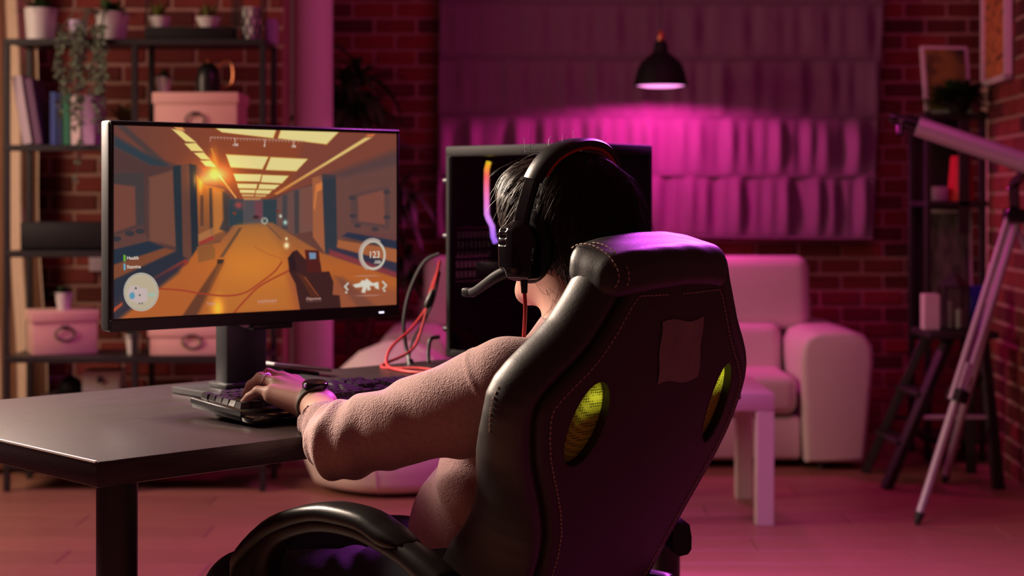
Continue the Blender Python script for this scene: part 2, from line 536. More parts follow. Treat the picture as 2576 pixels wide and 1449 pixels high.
# round plastered column and the cream corner pillar
cb = MB().lathe([(0.088, 0), (0.088, 0.06), (0.083, 0.065), (0.083, 2.75)], (-0.845, 6.93, 0), 40)
struct('column', cb, M['plaster'], 'round pale plaster column between bookshelf and potted palm', 'column', True)
struct('trim_1', MB().rbox((2.235, 7.52, 1.375), (0.10, 0.16, 2.75), 0.01), M['cream'], 'cream plaster corner strip beside the orange print', 'pillar')

# ------------------------------------------------------------------ curtain at the far left
def build_curtain():
    t = thing('curtain', 'cream fabric curtain hanging at the left end of the bookshelf', 'curtain', (-2.3, 6.58, 0.02))
    def fn(u, v):
        x = -0.45 + 0.84 * u
        z = 2.6 * v
        pinch = 0.018 * math.sin(z * 2.1 + 0.8) + 0.01 * math.sin(z * 5)
        y = 0.032 * math.sin(u * 46 + 0.6 * math.sin(z)) + 0.012 * math.sin(u * 91 + z)
        return (x + pinch * u, y, z)
    o = part('curtain_fabric', MB().grid(fn, 110, 40), M['curtain'], t, angle=None)
    o.modifiers.new('thick', 'SOLIDIFY').thickness = 0.003
    part('curtain_rail', MB().cyl((-0.55, 0, 2.61), (0.42, 0, 2.61), 0.012), M['blackmetal'], t)
build_curtain()

# ------------------------------------------------------------------ roman blind
def build_blind():
    t = thing('roman_blind', 'grey linen roman blind with rippled folds lit magenta by the pendant lamp', 'blind', (0.69, 7.57, 0.93))
    rows = [0.934, 1.222, 1.494, 1.760, 2.020, 2.285, 2.55]
    def edge(z):
        s = (z - 0.93) / 1.2
        return -0.335 - 0.01 * (1 - s), 1.675 + 0.055 * min(s, 1)
    for k in range(6):
        z0, z1 = rows[k], rows[k + 1]
        amp = [0.032, 0.027, 0.020, 0.012, 0.009, 0.009][k]
        ph = k * 1.7
        def fn(u, v, z0=z0, z1=z1, amp=amp, ph=ph, k=k):
            z = z0 + (z1 - z0) * v
            a, b = edge(z)
            x = a + (b - a) * u
            env = 0.06 + 0.94 * math.sin(PI * (0.03 + 0.92 * (1 - v) ** 0.85)) ** 1.1
            right = 0.75 + 0.5 * u
            w = math.sin(2 * PI * x / 0.118 + ph + 1.1 * math.sin(2.6 * x + k) + (1.5 - v) * 0.5 * math.sin(4.4 * x + ph))
            w2 = math.sin(2 * PI * x / 0.071 + 2 * ph + 1.6 * math.sin(3.3 * x))
            w3 = math.sin(2 * PI * x / 0.19 + 2.3 * k + 1.4 * math.sin(1.9 * x + 2 * k) + 0.9 * v)
            mod = 0.55 + 0.45 * math.sin(5.1 * x + 2.1 * k) * math.sin(2.3 * x + k)
            d = amp * env * right * (0.62 * w * mod + 0.30 * w2 * (1.3 - mod) + 0.55 * w3)
            belly = -0.007 * math.sin(PI * (1 - v)) * (1 - v)
            sag = 0.0025 * math.sin(3.1 * x + k) - 0.010 * (u - 0.5)
            return (x - 0.69, d + belly, z - 0.93 + sag)
        o = part('blind_panel', MB().grid(fn, 220, 16), M['blind'], t, angle=None)
        o.modifiers.new('thick', 'SOLIDIFY').thickness = 0.002
        a, b = edge(z0)
        if k < 6:
            pts = [(a + (b - a) * i / 40 - 0.69, -0.004, z0 - 0.93 + 0.0025 * math.sin(3.1 * (a + (b - a) * i / 40) + k) - 0.010 * (i / 40 - 0.5)) for i in range(41)]
            part('batten', MB().tube(pts, 0.006, 6), M['blind'], t)
    part('head_rail', MB().rbox((0, 0.02, 1.64), (2.1, 0.05, 0.04), 0.005), M['plaster'], t)
build_blind()

# ------------------------------------------------------------------ pendant lamp
def build_pendant():
    t = thing('pendant_lamp', 'black dome pendant lamp glowing pink in front of the blind', 'lamp', (0.657, 7.20, 1.607))
    prof = [(0.117, 0.0), (0.119, 0.012), (0.113, 0.035), (0.105, 0.07), (0.088, 0.105), (0.060, 0.130), (0.034, 0.150), (0.030, 0.175), (0.026, 0.195), (0.018, 0.20)]
    inner = [(r - 0.004, z) for r, z in prof[::-1] if z < 0.14]
    part('lamp_shade', MB().lathe(prof + [(0.0001, 0.195)] + [(0.0001, 0.128)] + inner + [(0.117, 0.0)], n=48, caps=False), M['matteblack'], t)
    part('socket', MB().lathe([(0.015, 0.198), (0.017, 0.21), (0.014, 0.235), (0.006, 0.25)], n=20), M['copper'], t)
    part('cord', MB().cyl((0, 0, 0.245), (0, 0, 1.15), 0.0025, n=6), M['blackcable'], t)
    part('diffuser', MB().lathe([(0.0001, -0.004), (0.07, -0.003), (0.106, 0.004), (0.1075, 0.012), (0.1075, 0.022), (0.0001, 0.022)], n=40), emission_mat('pink_lamp_glow', (1.0, 0.28, 0.74), 2.2), t)
    ld = bpy.data.lights.new('pendant_bulb', 'SPOT'); ld.energy = 52; ld.color = (1.0, 0.035, 0.46); ld.spot_size = math.radians(172); ld.spot_blend = 0.12; ld.shadow_soft_size = 0.06
    lo_ = bpy.data.objects.new('pendant_bulb', ld); lo_.location = (0, 0, -0.012); lo_.parent = t; col.objects.link(lo_)
build_pendant()

# ================================================================== metal bookshelf
SHX0, SHX1, SHXM = -1.915, -0.945, -1.43
SHY0, SHY1 = 6.18, 6.47
LV = [0.11, 0.512, 0.912, 1.314, 1.716]          # top faces of the shelves
def build_shelf():
    t = thing('bookshelf', 'black metal open bookshelf with five tiers in front of the brick wall', 'shelf', (-1.43, 6.325, 0))
    g = lambda x, y, z: (x + 1.43, y - 6.325, z)
    for x in (SHX0, SHXM, SHX1):
        for y in (SHY0, SHY1):
            part('post', MB().rbox(g(x, y, 0.857), (0.022, 0.022, 1.714), 0.002, 1), M['blackmetal'], t)
    for z in LV:
        part('shelf_board', MB().rbox(g(SHXM, (SHY0 + SHY1) / 2, z - 0.007), (0.99, 0.31, 0.014), 0.002, 1), M['blackmetal'], t)
        part('rail', MB().rbox(g(SHXM, SHY0 - 0.008, z - 0.012), (0.99, 0.012, 0.024), 0.002, 1), M['blackmetal'], t)
build_shelf()

def pot(name, label, x, y, z, r0, r1, h, m, plant=None, group=None, cat='plant pot', leafm='leaf', n=40, ln=0.08, spread=1.0):
    t = thing(name, label, cat, (x, y, z), 0, group)
    part('pot', MB().lathe([(r0, 0), (r0 + (r1 - r0) * .5, h * .5), (r1, h), (r1 - 0.004, h), (r1 - 0.006, h * 0.85), (0.0001, h * 0.85)], n=24), M[m], t)
    if plant:
        mb = MB()
        for i in range(n):
            a = random.uniform(0, 2 * PI); el = random.uniform(0.25, 1.4)
            L = ln * random.uniform(0.6, 1.1); w = L * (0.05 if plant == 'grass' else 0.16)
            if plant == 'grass': el = random.uniform(1.0, 1.5)
            base = Vector((random.uniform(-.4, .4) * r1, random.uniform(-.4, .4) * r1, h * 0.85))
            d = Vector((math.cos(a) * math.cos(el) * spread, math.sin(a) * math.cos(el) * spread, math.sin(el)))
            s = Vector((-math.sin(a), math.cos(a), 0))
            p = [base + d * (L * k) + Vector((0, 0, -0.35 * L * k * k)) for k in (0, .35, .7, 1)]
            ww = [0.3 * w, w, 0.7 * w, 0.05 * w]
            vs = []
            for q, k in zip(p, ww): vs += [q - s * k, q + s * k]
            mb.add(vs, [(0, 1, 3, 2), (2, 3, 5, 4), (4, 5, 7, 6)])
        part('foliage', mb, M[leafm], t, kind='stuff')
        part('soil', MB().lathe([(r1 - 0.006, h * .86), (0.0001, h * .87)], n=16), M['soil'], t)
    return t

Z5 = LV[4] + 0.001
pot('potted_plant', 'grey white ribbed pot with dark plant at left end of top shelf', -1.824, 6.31, Z5, 0.052, 0.062, 0.128, 'potwhite', 'leafy', cat='plant', ln=0.12)
t = pot('trailing_plant', 'white pot with long ivy trailing down from the top shelf', -1.545, 6.30, Z5, 0.05, 0.066, 0.112, 'potwhite', 'leafy', cat='plant', ln=0.12, n=60)
mb = MB()
for k in range(20):                                     # trailing vines
    a = -1.9 + random.uniform(-0.9, 0.9)
    xo = random.uniform(-0.13, 0.03) if k % 3 else random.uniform(-0.16, -0.05)
    L = random.uniform(0.20, 0.60) if k % 2 else random.uniform(0.1, 0.28)
    pts = [Vector((0.0 + xo * .3, -0.03, 0.10)), Vector((xo * .7, -0.12, 0.115)), Vector((xo, -0.16, 0.03))]
    for j in range(1, 9):
        pts.append(Vector((xo + 0.012 * math.sin(j + k), -0.165 + 0.008 * math.sin(2 * j + k), 0.03 - L * j / 8)))
    mb.tube(pts, 0.0016, 4)
    for q in pts[2:]:
        for e in range(4):
            a = random.uniform(0, 6.28); d = Vector((math.cos(a), math.sin(a) * .5, random.uniform(-.8, .1))).normalized() * random.uniform(.012, .024)
            s = d.cross(Vector((0.2, 1, 0.3))).normalized() * 0.008
            c0 = q + Vector((0, 0, random.uniform(-.02, .02)))
            mb.add([c0, c0 + d * .5 - s, c0 + d, c0 + d * .5 + s], [(0, 1, 2, 3)])
part('trailing_vine', mb, mat('grey_green_ivy', (0.09, 0.12, 0.075), 0.6, var=0.4), t, kind='stuff')
pot('small_pot', 'small blue grey pot half hidden behind the trailing ivy', -1.682, 6.32, Z5, 0.03, 0.036, 0.085, 'potlilac', None)
tr = thing('planter_tray', 'long black planter tray on the top shelf', 'tray', (-1.238, 6.30, Z5))
part('tray', MB().rbox((0, 0, 0.026), (0.34, 0.11, 0.052), 0.004), M['matteblack'], tr)
for xx in (-0.165, 0.165): part('handle', MB().tube([(xx, -.04, .05), (xx, -.04, .18), (xx, .04, .18), (xx, .04, .05)], 0.004, 6), M['blackmetal'], tr)
pot('bowl_plant', 'white bowl with grassy plant at left of the black tray', -1.360, 6.30, Z5 + 0.053, 0.028, 0.043, 0.042, 'potwhite', 'grass', cat='plant', leafm='leafyel', ln=0.10)
pot('bowl_plant', 'white bowl with grassy plant at right of the black tray', -1.172, 6.30, Z5 + 0.053, 0.032, 0.050, 0.040, 'potwhite', 'grass', cat='plant', leafm='leafyel', ln=0.10)
lt = thing('lattice_lantern', 'white lattice candle lantern in black frame on top shelf', 'lantern', (-1.005, 6.29, Z5))
part('candle_body', MB().lathe([(0.034, 0.006), (0.036, 0.13), (0.0001, 0.135)], n=20), M['potwhite'], lt)
lb = MB()
for k in range(8):
    for s in (1, -1):
        lb.tube([(0.038 * math.cos(k * PI / 4 + s * j * .35), 0.038 * math.sin(k * PI / 4 + s * j * .35), 0.006 + j * .03) for j in range(5)], 0.0022, 5)
part('lattice', lb, M['blackmetal'], lt)
fb = MB()
for a, b in ((-1, -1), (1, -1), (1, 1), (-1, 1)): fb.box((a * .046, b * .046, .10), (.008, .008, .20))
fb.box((0, 0, 0.003), (.1, .1, .006)).box((0, 0, 0.2), (.1, .1, .008))
part('lantern_frame', fb, M['blackmetal'], lt)
o = part('storage_tin', MB().rbox((0, 0, 0.047), (0.036, 0.10, 0.094), 0.004), M['potlilac']); o.location = (-0.952 + .012, 6.40, Z5); tag(o, 'small lilac tin at right end of the top shelf', 'tin')

def book(label, x, w, h, m, tilt=0.0, dx=0.0, z=LV[3] + 0.001, d=0.17):
    t = thing('book', label, 'book', (x, 6.165 + d / 2 + 0.02, z), 0, 'books on the second shelf')
    R = Matrix.Rotation(tilt, 4, 'Y')
    lift = abs(math.sin(tilt)) * w / 2
    part('cover', MB().rbox((0, -d / 2 + 0.002, h / 2 + lift), (w, 0.004, h), 0.001, 1, R).rbox((-w / 2 + .0015, 0, h / 2 + lift), (.003, d, h), .001, 1, R).rbox((w / 2 - .0015, 0, h / 2 + lift), (.003, d, h), .001, 1, R), M[m], t)
    part('pages', MB().box((0, 0.001, h / 2 + lift), (w - 0.006, d - 0.008, h - 0.008), R), M['paper'], t)
book('tall grey folder leaning at the left end of the second shelf', -1.838, 0.036, 0.262, 'greycover', -0.16)
book('tall plum folder leaning beside the grey folder', -1.797, 0.030, 0.252, 'plumcover', -0.16)
book('blue upright book on the second shelf', -1.741, 0.026, 0.200, 'blue')
book('thin navy book between the blue and the green book', -1.717, 0.018, 0.198, 'navy')
book('dark green book beside the navy one', -1.691, 0.030, 0.198, 'green')
book('white spined book between green and lilac books', -1.656, 0.036, 0.190, 'paper')
book('lilac book at right end of the book row', -1.609, 0.052, 0.190, 'lilac')
pot('grass_pot', 'small dark pot of yellow green grass beside the lilac book', -1.505, 6.35, LV[3] + 0.001, 0.035, 0.045, 0.09, 'matteblack', 'grass', cat='plant', leafm='leafyel', ln=0.13, n=70)

def lidded_box(label, x, y, z, w, d, h, group='pink lidded storage boxes', rz=0):
    t = thing('storage_box', label, 'box', (x, y, z), rz, group)
    part('body', MB().rbox((0, 0, (h - .03) / 2), (w, d, h - .03), 0.004), M['pinkcard'], t)
    part('lid', MB().rbox((0, 0, h - .022), (w + .014, d + .014, .044), 0.005), M['pinkcard'], t)
    ring = MB().tube([(0.036 * math.cos(a), -d / 2 - 0.008 - .004 * math.sin(a), h * .47 + 0.026 * math.sin(a)) for a in np.linspace(0, 2 * PI, 29)], 0.0035, 6, False)
    part('ring_pull', ring, M['darkgrey'], t)
    part('label_holder', MB().rbox((0, -d / 2 - .002, h * .47 + .026), (.03, .005, .012), 0.002), M['darkgrey'], t)
    return t
lidded_box('large pink storage box with ring pull above the monitor', -1.203, 6.315, LV[3] + 0.001, 0.315, 0.24, 0.20)
lidded_box('pink storage box with ring pull at left of the fourth shelf', -1.745, 6.325, LV[1] + 0.001, 0.245, 0.17, 0.168, rz=0.40)
lidded_box('pink storage box behind the monitor stand on the fourth shelf', -1.215, 6.315, LV[1] + 0.001, 0.325, 0.24, 0.115)
pot('small_pot_plant', 'small white pot with dark twigs on the large pink box', -1.340, 6.27, LV[3] + .202, 0.022, 0.031, 0.062, 'potwhite', 'leafy', cat='plant', n=20, ln=.07)
kt = thing('watering_can', 'black watering can with copper handle on the large pink box', 'watering can', (-1.174, 6.30, LV[3] + .202))
part('body', MB().lathe([(0.046, 0), (0.048, 0.05), (0.040, 0.095), (0.022, 0.115), (0.012, 0.118), (0.0001, 0.12)], n=28), M['blackpl'], kt)
part('knob', MB().lathe([(0.006, .118), (.009, .13), (.0001, .136)], n=14), M['copper'], kt)
part('handle', MB().tube(smooth_path([(0.03, 0, .10), (.075, 0, .128), (.095, 0, .10), (.09, 0, .04), (.045, 0, .02)], 6), 0.005, 8), M['copper'], kt)
pot('succulent', 'small round succulent in front of the large pink box', -0.980, 6.26, LV[3] + .001, 0.03, 0.04, 0.06, 'potwhite', 'leafy', cat='plant', leafm='leafyel', ln=.06, n=70)
dr = thing('media_box', 'wide black storage box on the third shelf', 'box', (-1.66, 6.32, LV[2] + .001))
part('body', MB().rbox((0, 0, 0.054), (0.42, 0.25, 0.108), 0.005), M['matteblack'], dr)
part('drawer_front', MB().rbox((0, -0.128, 0.054), (0.405, 0.008, 0.09), 0.003), M['matteblack'], dr)
pot('white_pot', 'white pot peeking out beside the left edge of the monitor', -1.407, 6.225, LV[2] + .001, 0.022, 0.03, 0.07, 'potwhite', None)
o = part('note_card', MB().rbox((0, 0, 0), (0.13, 0.006, 0.07), 0.001, 1), M['greycover']); o.location = (-1.668, 6.681, 0.848); tag(o, 'small pale card pinned on the bricks below the black drawer', 'card')
pot('small_pot_plant', 'small white pot with bushy green plant on the left pink box', -1.725, 6.27, LV[1] + .170, 0.022, 0.034, 0.068, 'potwhite', 'leafy', cat='plant', n=70, ln=.055)
pot('small_pot_plant', 'small white pot with green plant between the two pink boxes', -1.455, 6.265, LV[1] + .001, 0.022, 0.031, 0.075, 'potwhite', 'leafy', cat='plant', n=50, ln=.06)
o = part('floor_vase', MB().lathe([(0.03, 0), (0.036, .1), (.028, .45), (.021, .5), (.017, .5), (.0001, .42)], n=24), M['potlilac']); o.location = (-1.005, 6.37, LV[0] + .001); tag(o, 'tall slim lilac vase at right of the bookshelf bottom', 'vase')
cr = thing('crate', 'dark crate on the bottom shelf under the small white box', 'crate', (-1.62, 6.34, LV[0] + .001))
part('crate_body', MB().rbox((0, 0, .125), (.36, .24, .25), .006), M['blackwood'], cr)
for k in (-.08, 0, .08): part('slat', MB().rbox((0, -.124, .125 + k), (.35, .008, .06), .002, 1), M['blackwood'], cr)
wb = thing('small_box', 'small white box with dark knob on the dark crate', 'box', (-1.585, 6.34, LV[0] + .253))
part('body', MB().rbox((0, 0, .042), (.145, .12, .084), .004), M['whitepl'], wb)
part('knob', MB().cyl((0, -.06, .05), (0, -.076, .05), .012), M['darkgrey'], wb)
lp = thing('candle_holder', 'small black candle holder with thin stem on the dark crate', 'candle holder', (-1.715, 6.33, LV[0] + .253))
part('base', MB().lathe([(.045, 0), (.048, .02), (.03, .05), (.008, .06), (.0001, .06)], n=24), M['matteblack'], lp)
part('stem', MB().cyl((0, 0, .055), (0, 0, .10), .004, n=10), M['matteblack'], lp)

# ================================================================== palm by the column
def build_palm():
    t = thing('potted_palm', 'tall dark leafy plant beside the round column', 'plant', (-0.70, 7.42, 0))
    part('pot', MB().lathe([(.09, 0), (.115, .28), (.11, .28), (.10, .25), (.0001, .25)], n=28), M['matteblack'], t)
    for (x, y, h, bx) in ((-.04, 0, 1.48, -.03), (.03, .02, 1.08, .16), (0, -.03, .8, .22)):
        part('trunk', MB().tube(smooth_path([(x, y, .25), (x + bx * .2, y, .25 + h * .35), (x + bx * .55, y + .01, .25 + h * .6), (x + bx, y, h)], 4), [.017] * 5 + [.013] * 8, 8), M['trunk'], t)
    def leaf_fn(u, v):
        L = 0.25; w = 0.024 * math.sin(PI * min(1, u * .93 + .06)) ** .8
        return (L * u, w * (2 * v - 1), 0.05 * u * (1 - u) * 2 - 0.10 * u * u + 0.004 * abs(2 * v - 1))
    lm = MB().grid(leaf_fn, 7, 2)
    me = make_mesh('leaf', lm.v, lm.f, M['leaf'])
    heads = [(-.06, 0, 1.48, 60, 1.0), (.0, -.02, 1.62, 40, .9), (.17, -.03, 1.10, 34, .9), (.21, -.05, .82, 34, .9), (.04, -.05, 1.28, 20, 1.0)]
    for (x, y, z, n, s) in heads:
        for k in range(n):
            o = link('leaf', me, t)
            o.location = (x + random.uniform(-.03, .03), y + random.uniform(-.03, .03), z + random.uniform(-.09, .07))
            az = random.uniform(0, 2 * PI)
            if y < .1 and math.sin(az) > .55: az = -az
            o.rotation_euler = (random.uniform(-.4, .4), random.uniform(-1.0, .55), az)
            k2 = s * random.uniform(.7, 1.2); o.scale = (k2, k2, k2)
build_palm()

# ================================================================== sofa, beanbag, side table
def build_sofa():
    t = thing('sofa', 'white leather sofa against the brick wall under the blind', 'sofa', (0.46, 7.02, 0))
    b = lambda x0, x1, y0, y1, z0, z1: (((x0 + x1) / 2 - .46, (y0 + y1) / 2 - 7.02, (z0 + z1) / 2), (x1 - x0, y1 - y0, z1 - z0))
    part('base', MB().rbox(*b(-.27, 1.19, 6.70, 7.45, .035, .215), .02, 3), M['whiteleather'], t)
    part('back_frame', MB().rbox(*b(-.42, 1.34, 7.26, 7.52, .035, .70), .05, 4), M['whiteleather'], t)
    for s in (-1, 1):
        x = .46 + s * .865
        mb = MB()
        prof = [(-.125, .035), (-.145, .44), (-.143, .50), (-.12, .545), (-.07, .565), (.05, .568), (.11, .555), (.145, .51), (.15, .44), (.115, .035)]
        pr = [(q[0] * s, q[1]) for q in prof]
        if s < 0: pr = pr[::-1]
        bm = bmesh.new()
        v0 = [bm.verts.new((x - .46 + p, 6.63 - 7.02, z)) for p, z in pr]
        v1 = [bm.verts.new((x - .46 + p, 7.46 - 7.02, z)) for p, z in pr]
        bm.faces.new(v0); bm.faces.new(v1[::-1])
        for i in range(len(pr)):
            j = (i + 1) % len(pr); bm.faces.new((v0[j], v0[i], v1[i], v1[j]))
        bmesh.ops.recalc_face_normals(bm, faces=bm.faces[:])
        ed = [e for f in bm.faces if len(f.verts) > 4 for e in f.edges]
        bmesh.ops.bevel(bm, geom=list(set(ed)), offset=.025, segments=3, profile=.5, affect='EDGES')
        bm.verts.index_update()
        part('arm', ([tuple(v.co) for v in bm.verts], [tuple(v.index for v in f.verts) for f in bm.faces]), M['whiteleather'], t, angle=50)
        bm.free()
    for i in (0, 1):
        x0 = -.25 + i * .715
        part('seat_cushion', MB().rbox(*b(x0, x0 + .705, 6.66, 7.28, .225, .385), .045, 4), M['whiteleather'], t)
        mtx = Matrix.Rotation(-0.16, 4, 'X')
        c = Vector((x0 + .352 - .46, 7.13 - 7.02, .44))
        part('back_cushion', MB().rbox((0, 0, 0), (.71, .16, .25), .05, 4, Matrix.Translation(c) @ mtx), M['whiteleather'], t)
        x1 = -.39 + i * .852
        c = Vector((x1 + .424 - .46, 7.22 - 7.02, .69))
        part('head_cushion', MB().rbox((0, 0, 0), (.845, .20, .33), .06, 5, Matrix.Translation(c) @ Matrix.Rotation(-0.12, 4, 'X')), M['whiteleather'], t)
    for x in (-.36, 1.28):
        for y in (6.72, 7.4):
            part('foot', MB().cyl((x - .46, y - 7.02, 0), (x - .46, y - 7.02, .045), .022), M['blackmetal'], t)
build_sofa()

def build_beanbag():
    t = thing('beanbag', 'white round beanbag pouf in front of the sofa, seen below and above the desk', 'beanbag', (-0.44, 6.30, 0))
    def fn(u, v):
        a = u * 2 * PI
        prof = [(0.0, 0.0), (.22, 0.0), (.33, .03), (.365, .12), (.36, .22), (.32, .33), (.25, .43), (.15, .52), (.06, .555), (0.0, .56)]
        k = v * (len(prof) - 1); i = min(int(k), len(prof) - 2); f = k - i
        r = prof[i][0] * (1 - f) + prof[i + 1][0] * f; z = prof[i][1] * (1 - f) + prof[i + 1][1] * f
        w = 1 + 0.018 * math.sin(6 * a) * math.sin(PI * v) + .02 * math.sin(3 * a + 4 * v)
        return (r * w * math.cos(a), r * w * math.sin(a) * .88, z)
    o = part('beanbag_cover', MB().grid(fn, 48, 27), M['beanbag'], t, angle=None)
    sb = MB()
    for k in range(6):
        a = k * PI / 3 + .35
        pts = [fn(a / (2 * PI), v) for v in np.linspace(.1, .97, 26)]
        sb.tube([(p[0] * 1.003, p[1] * 1.003, p[2]) for p in pts], .0035, 5)
    part('seam_piping', sb, M['beanbag'], t)
build_beanbag()

def build_side_table():
    t = thing('side_table', 'white square side table standing before the sofa', 'table', (0.615, 5.80, 0))
    part('table_top', MB().rbox((0, 0, .42), (.55, .55, .06), .003), M['whitepl'], t)
    for a in (-1, 1):
        for b in (-1, 1):
            part('leg', MB().rbox((a * .244, b * .244, .195), (.06, .06, .39), .002, 1), M['whitepl'], t)
build_side_table()

# ================================================================== right corner
def bar(mb, a, b, w, d=None):
    a = Vector(a); b = Vector(b)
    m = Matrix.Translation((a + b) / 2) @ (b - a).to_track_quat('Z', 'Y').to_matrix().to_4x4()
    return mb.rbox((0, 0, 0), (w, d or w, (b - a).length), .003, 1, m)
def build_step_stool():
    o0 = Vector((1.64, 6.41, 0))
    t = thing('step_stool', 'black wooden step stool with splayed legs in the right corner', 'stool', o0)
    q = lambda x, y, z: Vector((x, y, z)) - o0
    legs = {'fl': ((1.43, 6.23, 0), (1.70, 6.34, .57)), 'rl': ((1.43, 6.60, 0), (1.66, 6.52, .57)), 'fr': ((1.86, 6.23, 0), (1.83, 6.34, .57)), 'rr': ((1.86, 6.60, 0), (1.83, 6.52, .57))}
    for k, (a, b) in legs.items():
        part('leg', bar(MB(), q(*a), q(*b), .042, .034), M['blackwood'], t)
    part('seat_board', MB().rbox(q(1.745, 6.43, .582), (.27, .29, .028), .006), M['blackwood'], t)
    def mix(k, f): a, b = legs[k]; return q(*[a[i] + (b[i] - a[i]) * f for i in range(3)])
    for f in (.30, .62): part('step', bar(MB(), mix('fl', f), mix('rl', f), .07, .02), M['blackwood'], t)
    part('rung', bar(MB(), mix('fl', .47), mix('fr', .47), .022, .016), M['alu'], t, label='pale metal front rung')
    part('rung', bar(MB(), mix('rl', .40), mix('rr', .40), .022, .016), M['blackwood'], t)
build_step_stool()
SZ = 0.597
o = part('carton', MB().rbox((0, 0, .07), (.062, .06, .14), .002, 1), M['whitepl']); o.location = (1.642, 6.40, SZ); tag(o, 'white carton at left on the black step stool', 'carton')
lt = thing('glass_lantern', 'black framed glass lantern with white candles on the step stool', 'lantern', (1.735, 6.40, SZ))
fb = MB()
for a in (-1, 1):
    for b in (-1, 1): fb.box((a * .046, b * .046, .085), (.009, .009, .17))
fb.box((0, 0, .004), (.105, .105, .008)).box((0, 0, .168), (.105, .105, .008))
part('frame', fb, M['blackmetal'], lt)
part('roof', MB().lathe([(.066, .172), (.02, .215), (.0001, .22)], n=4), M['blackmetal'], lt, False)
for b in (-1, 1): part('pane', MB().box((0, b * .045, .088), (.084, .002, .155)), M['clearglass'], lt, False)
for x, h in ((-.018, .11), (.02, .08)): part('candle', MB().lathe([(.017, .008), (.017, h), (.0001, h + .002)], (x, 0, 0), 16), M['potwhite'], lt)
o = part('small_carton', MB().rbox((0, 0, .085), (.05, .05, .17), .002, 1), M['bluebox']); o.location = (1.825, 6.42, SZ); tag(o, 'blue and white carton behind the telescope leg', 'carton')

def build_rack():
    o0 = Vector((1.875, 7.0, 0))
    t = thing('storage_rack', 'tall black open rack in the right corner behind the telescope', 'rack', o0)
    for x in (1.755, 1.985):
        for y in (6.88, 7.16):
            part('post', MB().rbox((x - o0.x, y - o0.y, .74), (.026, .026, 1.48), .002, 1), M['blackwood'], t)
    part('post', MB().rbox((0.03, -.13, 1.21), (.045, .02, .50), .002, 1), M['blackwood'], t)
    part('back_board', MB().box((0, .165, .98), (.24, .008, .98)), M['blackwood'], t, False)
    for z in (.10, .54, 1.10, 1.47):
        part('shelf_board', MB().rbox((0, 0.02, z - .011), (.26, .32, .022), .002, 1), M['blackwood'], t)
build_rack()
def canvas(label, loc, w, h, art, tilt, rz=0):
    t = thing('canvas_print', label, 'picture', loc, rz)
    R = Matrix.Rotation(-tilt, 4, 'X')
    part('frame', MB().rbox((0, 0, h / 2), (w, .018, h), .002, 1, R), M['whitepl'], t)
    part('print', MB().box((0, -.0095, h / 2), (w - .03, .003, h - .03), R), M[art], t, False)
canvas('olive print in white frame leaning on top of the rack', (1.875, 7.0, 1.475), .21, .30, 'olivart', .20, .12)
canvas('grey green canvas standing on the middle shelf of the rack', (1.875, 6.98, .545), .20, .52, 'greyart', .06)
pot('dark_plant', 'dark bushy plant on the rack in front of the olive print', 1.885, 6.885, 1.472, .035, .045, .05, 'matteblack', 'leafy', cat='plant', n=300, ln=.16, spread=1.3)
o = part('lamp_cone', MB().lathe([(.058, 0), (.042, .19), (.040, .19), (.056, 0)], n=28), M['redfabric']); o.location = (1.915, 6.95, 1.101); tag(o, 'red pleated cone lamp on the rack shelf', 'lamp')
o = part('grey_tin', MB().rbox((0, 0, .03), (.08, .06, .06), .004), M['greycover']); o.location = (1.81, 6.95, 1.101); tag(o, 'grey tin on the rack beside the red cone lamp', 'tin')
# orange print hanging on the brick pier
pr = thing('framed_print', 'orange print with black marks in white frame on the brick pier', 'picture', (1.974, 6.652, 1.58), math.atan2(-0.997, -0.081))
fm = MB()
for (c, s) in (((0, 0, .012), (.47, .03, .024)), ((0, 0, .688), (.47, .03, .024)), ((-.223, 0, .35), (.024, .03, .70)), ((.223, 0, .35), (.024, .03, .70))): fm.rbox(c, s, .002, 1)
part('frame', fm, M['whitepl'], pr)
part('print', MB().box((0, .002, .35), (.43, .006, .66)), M['orangeart'], pr, False)

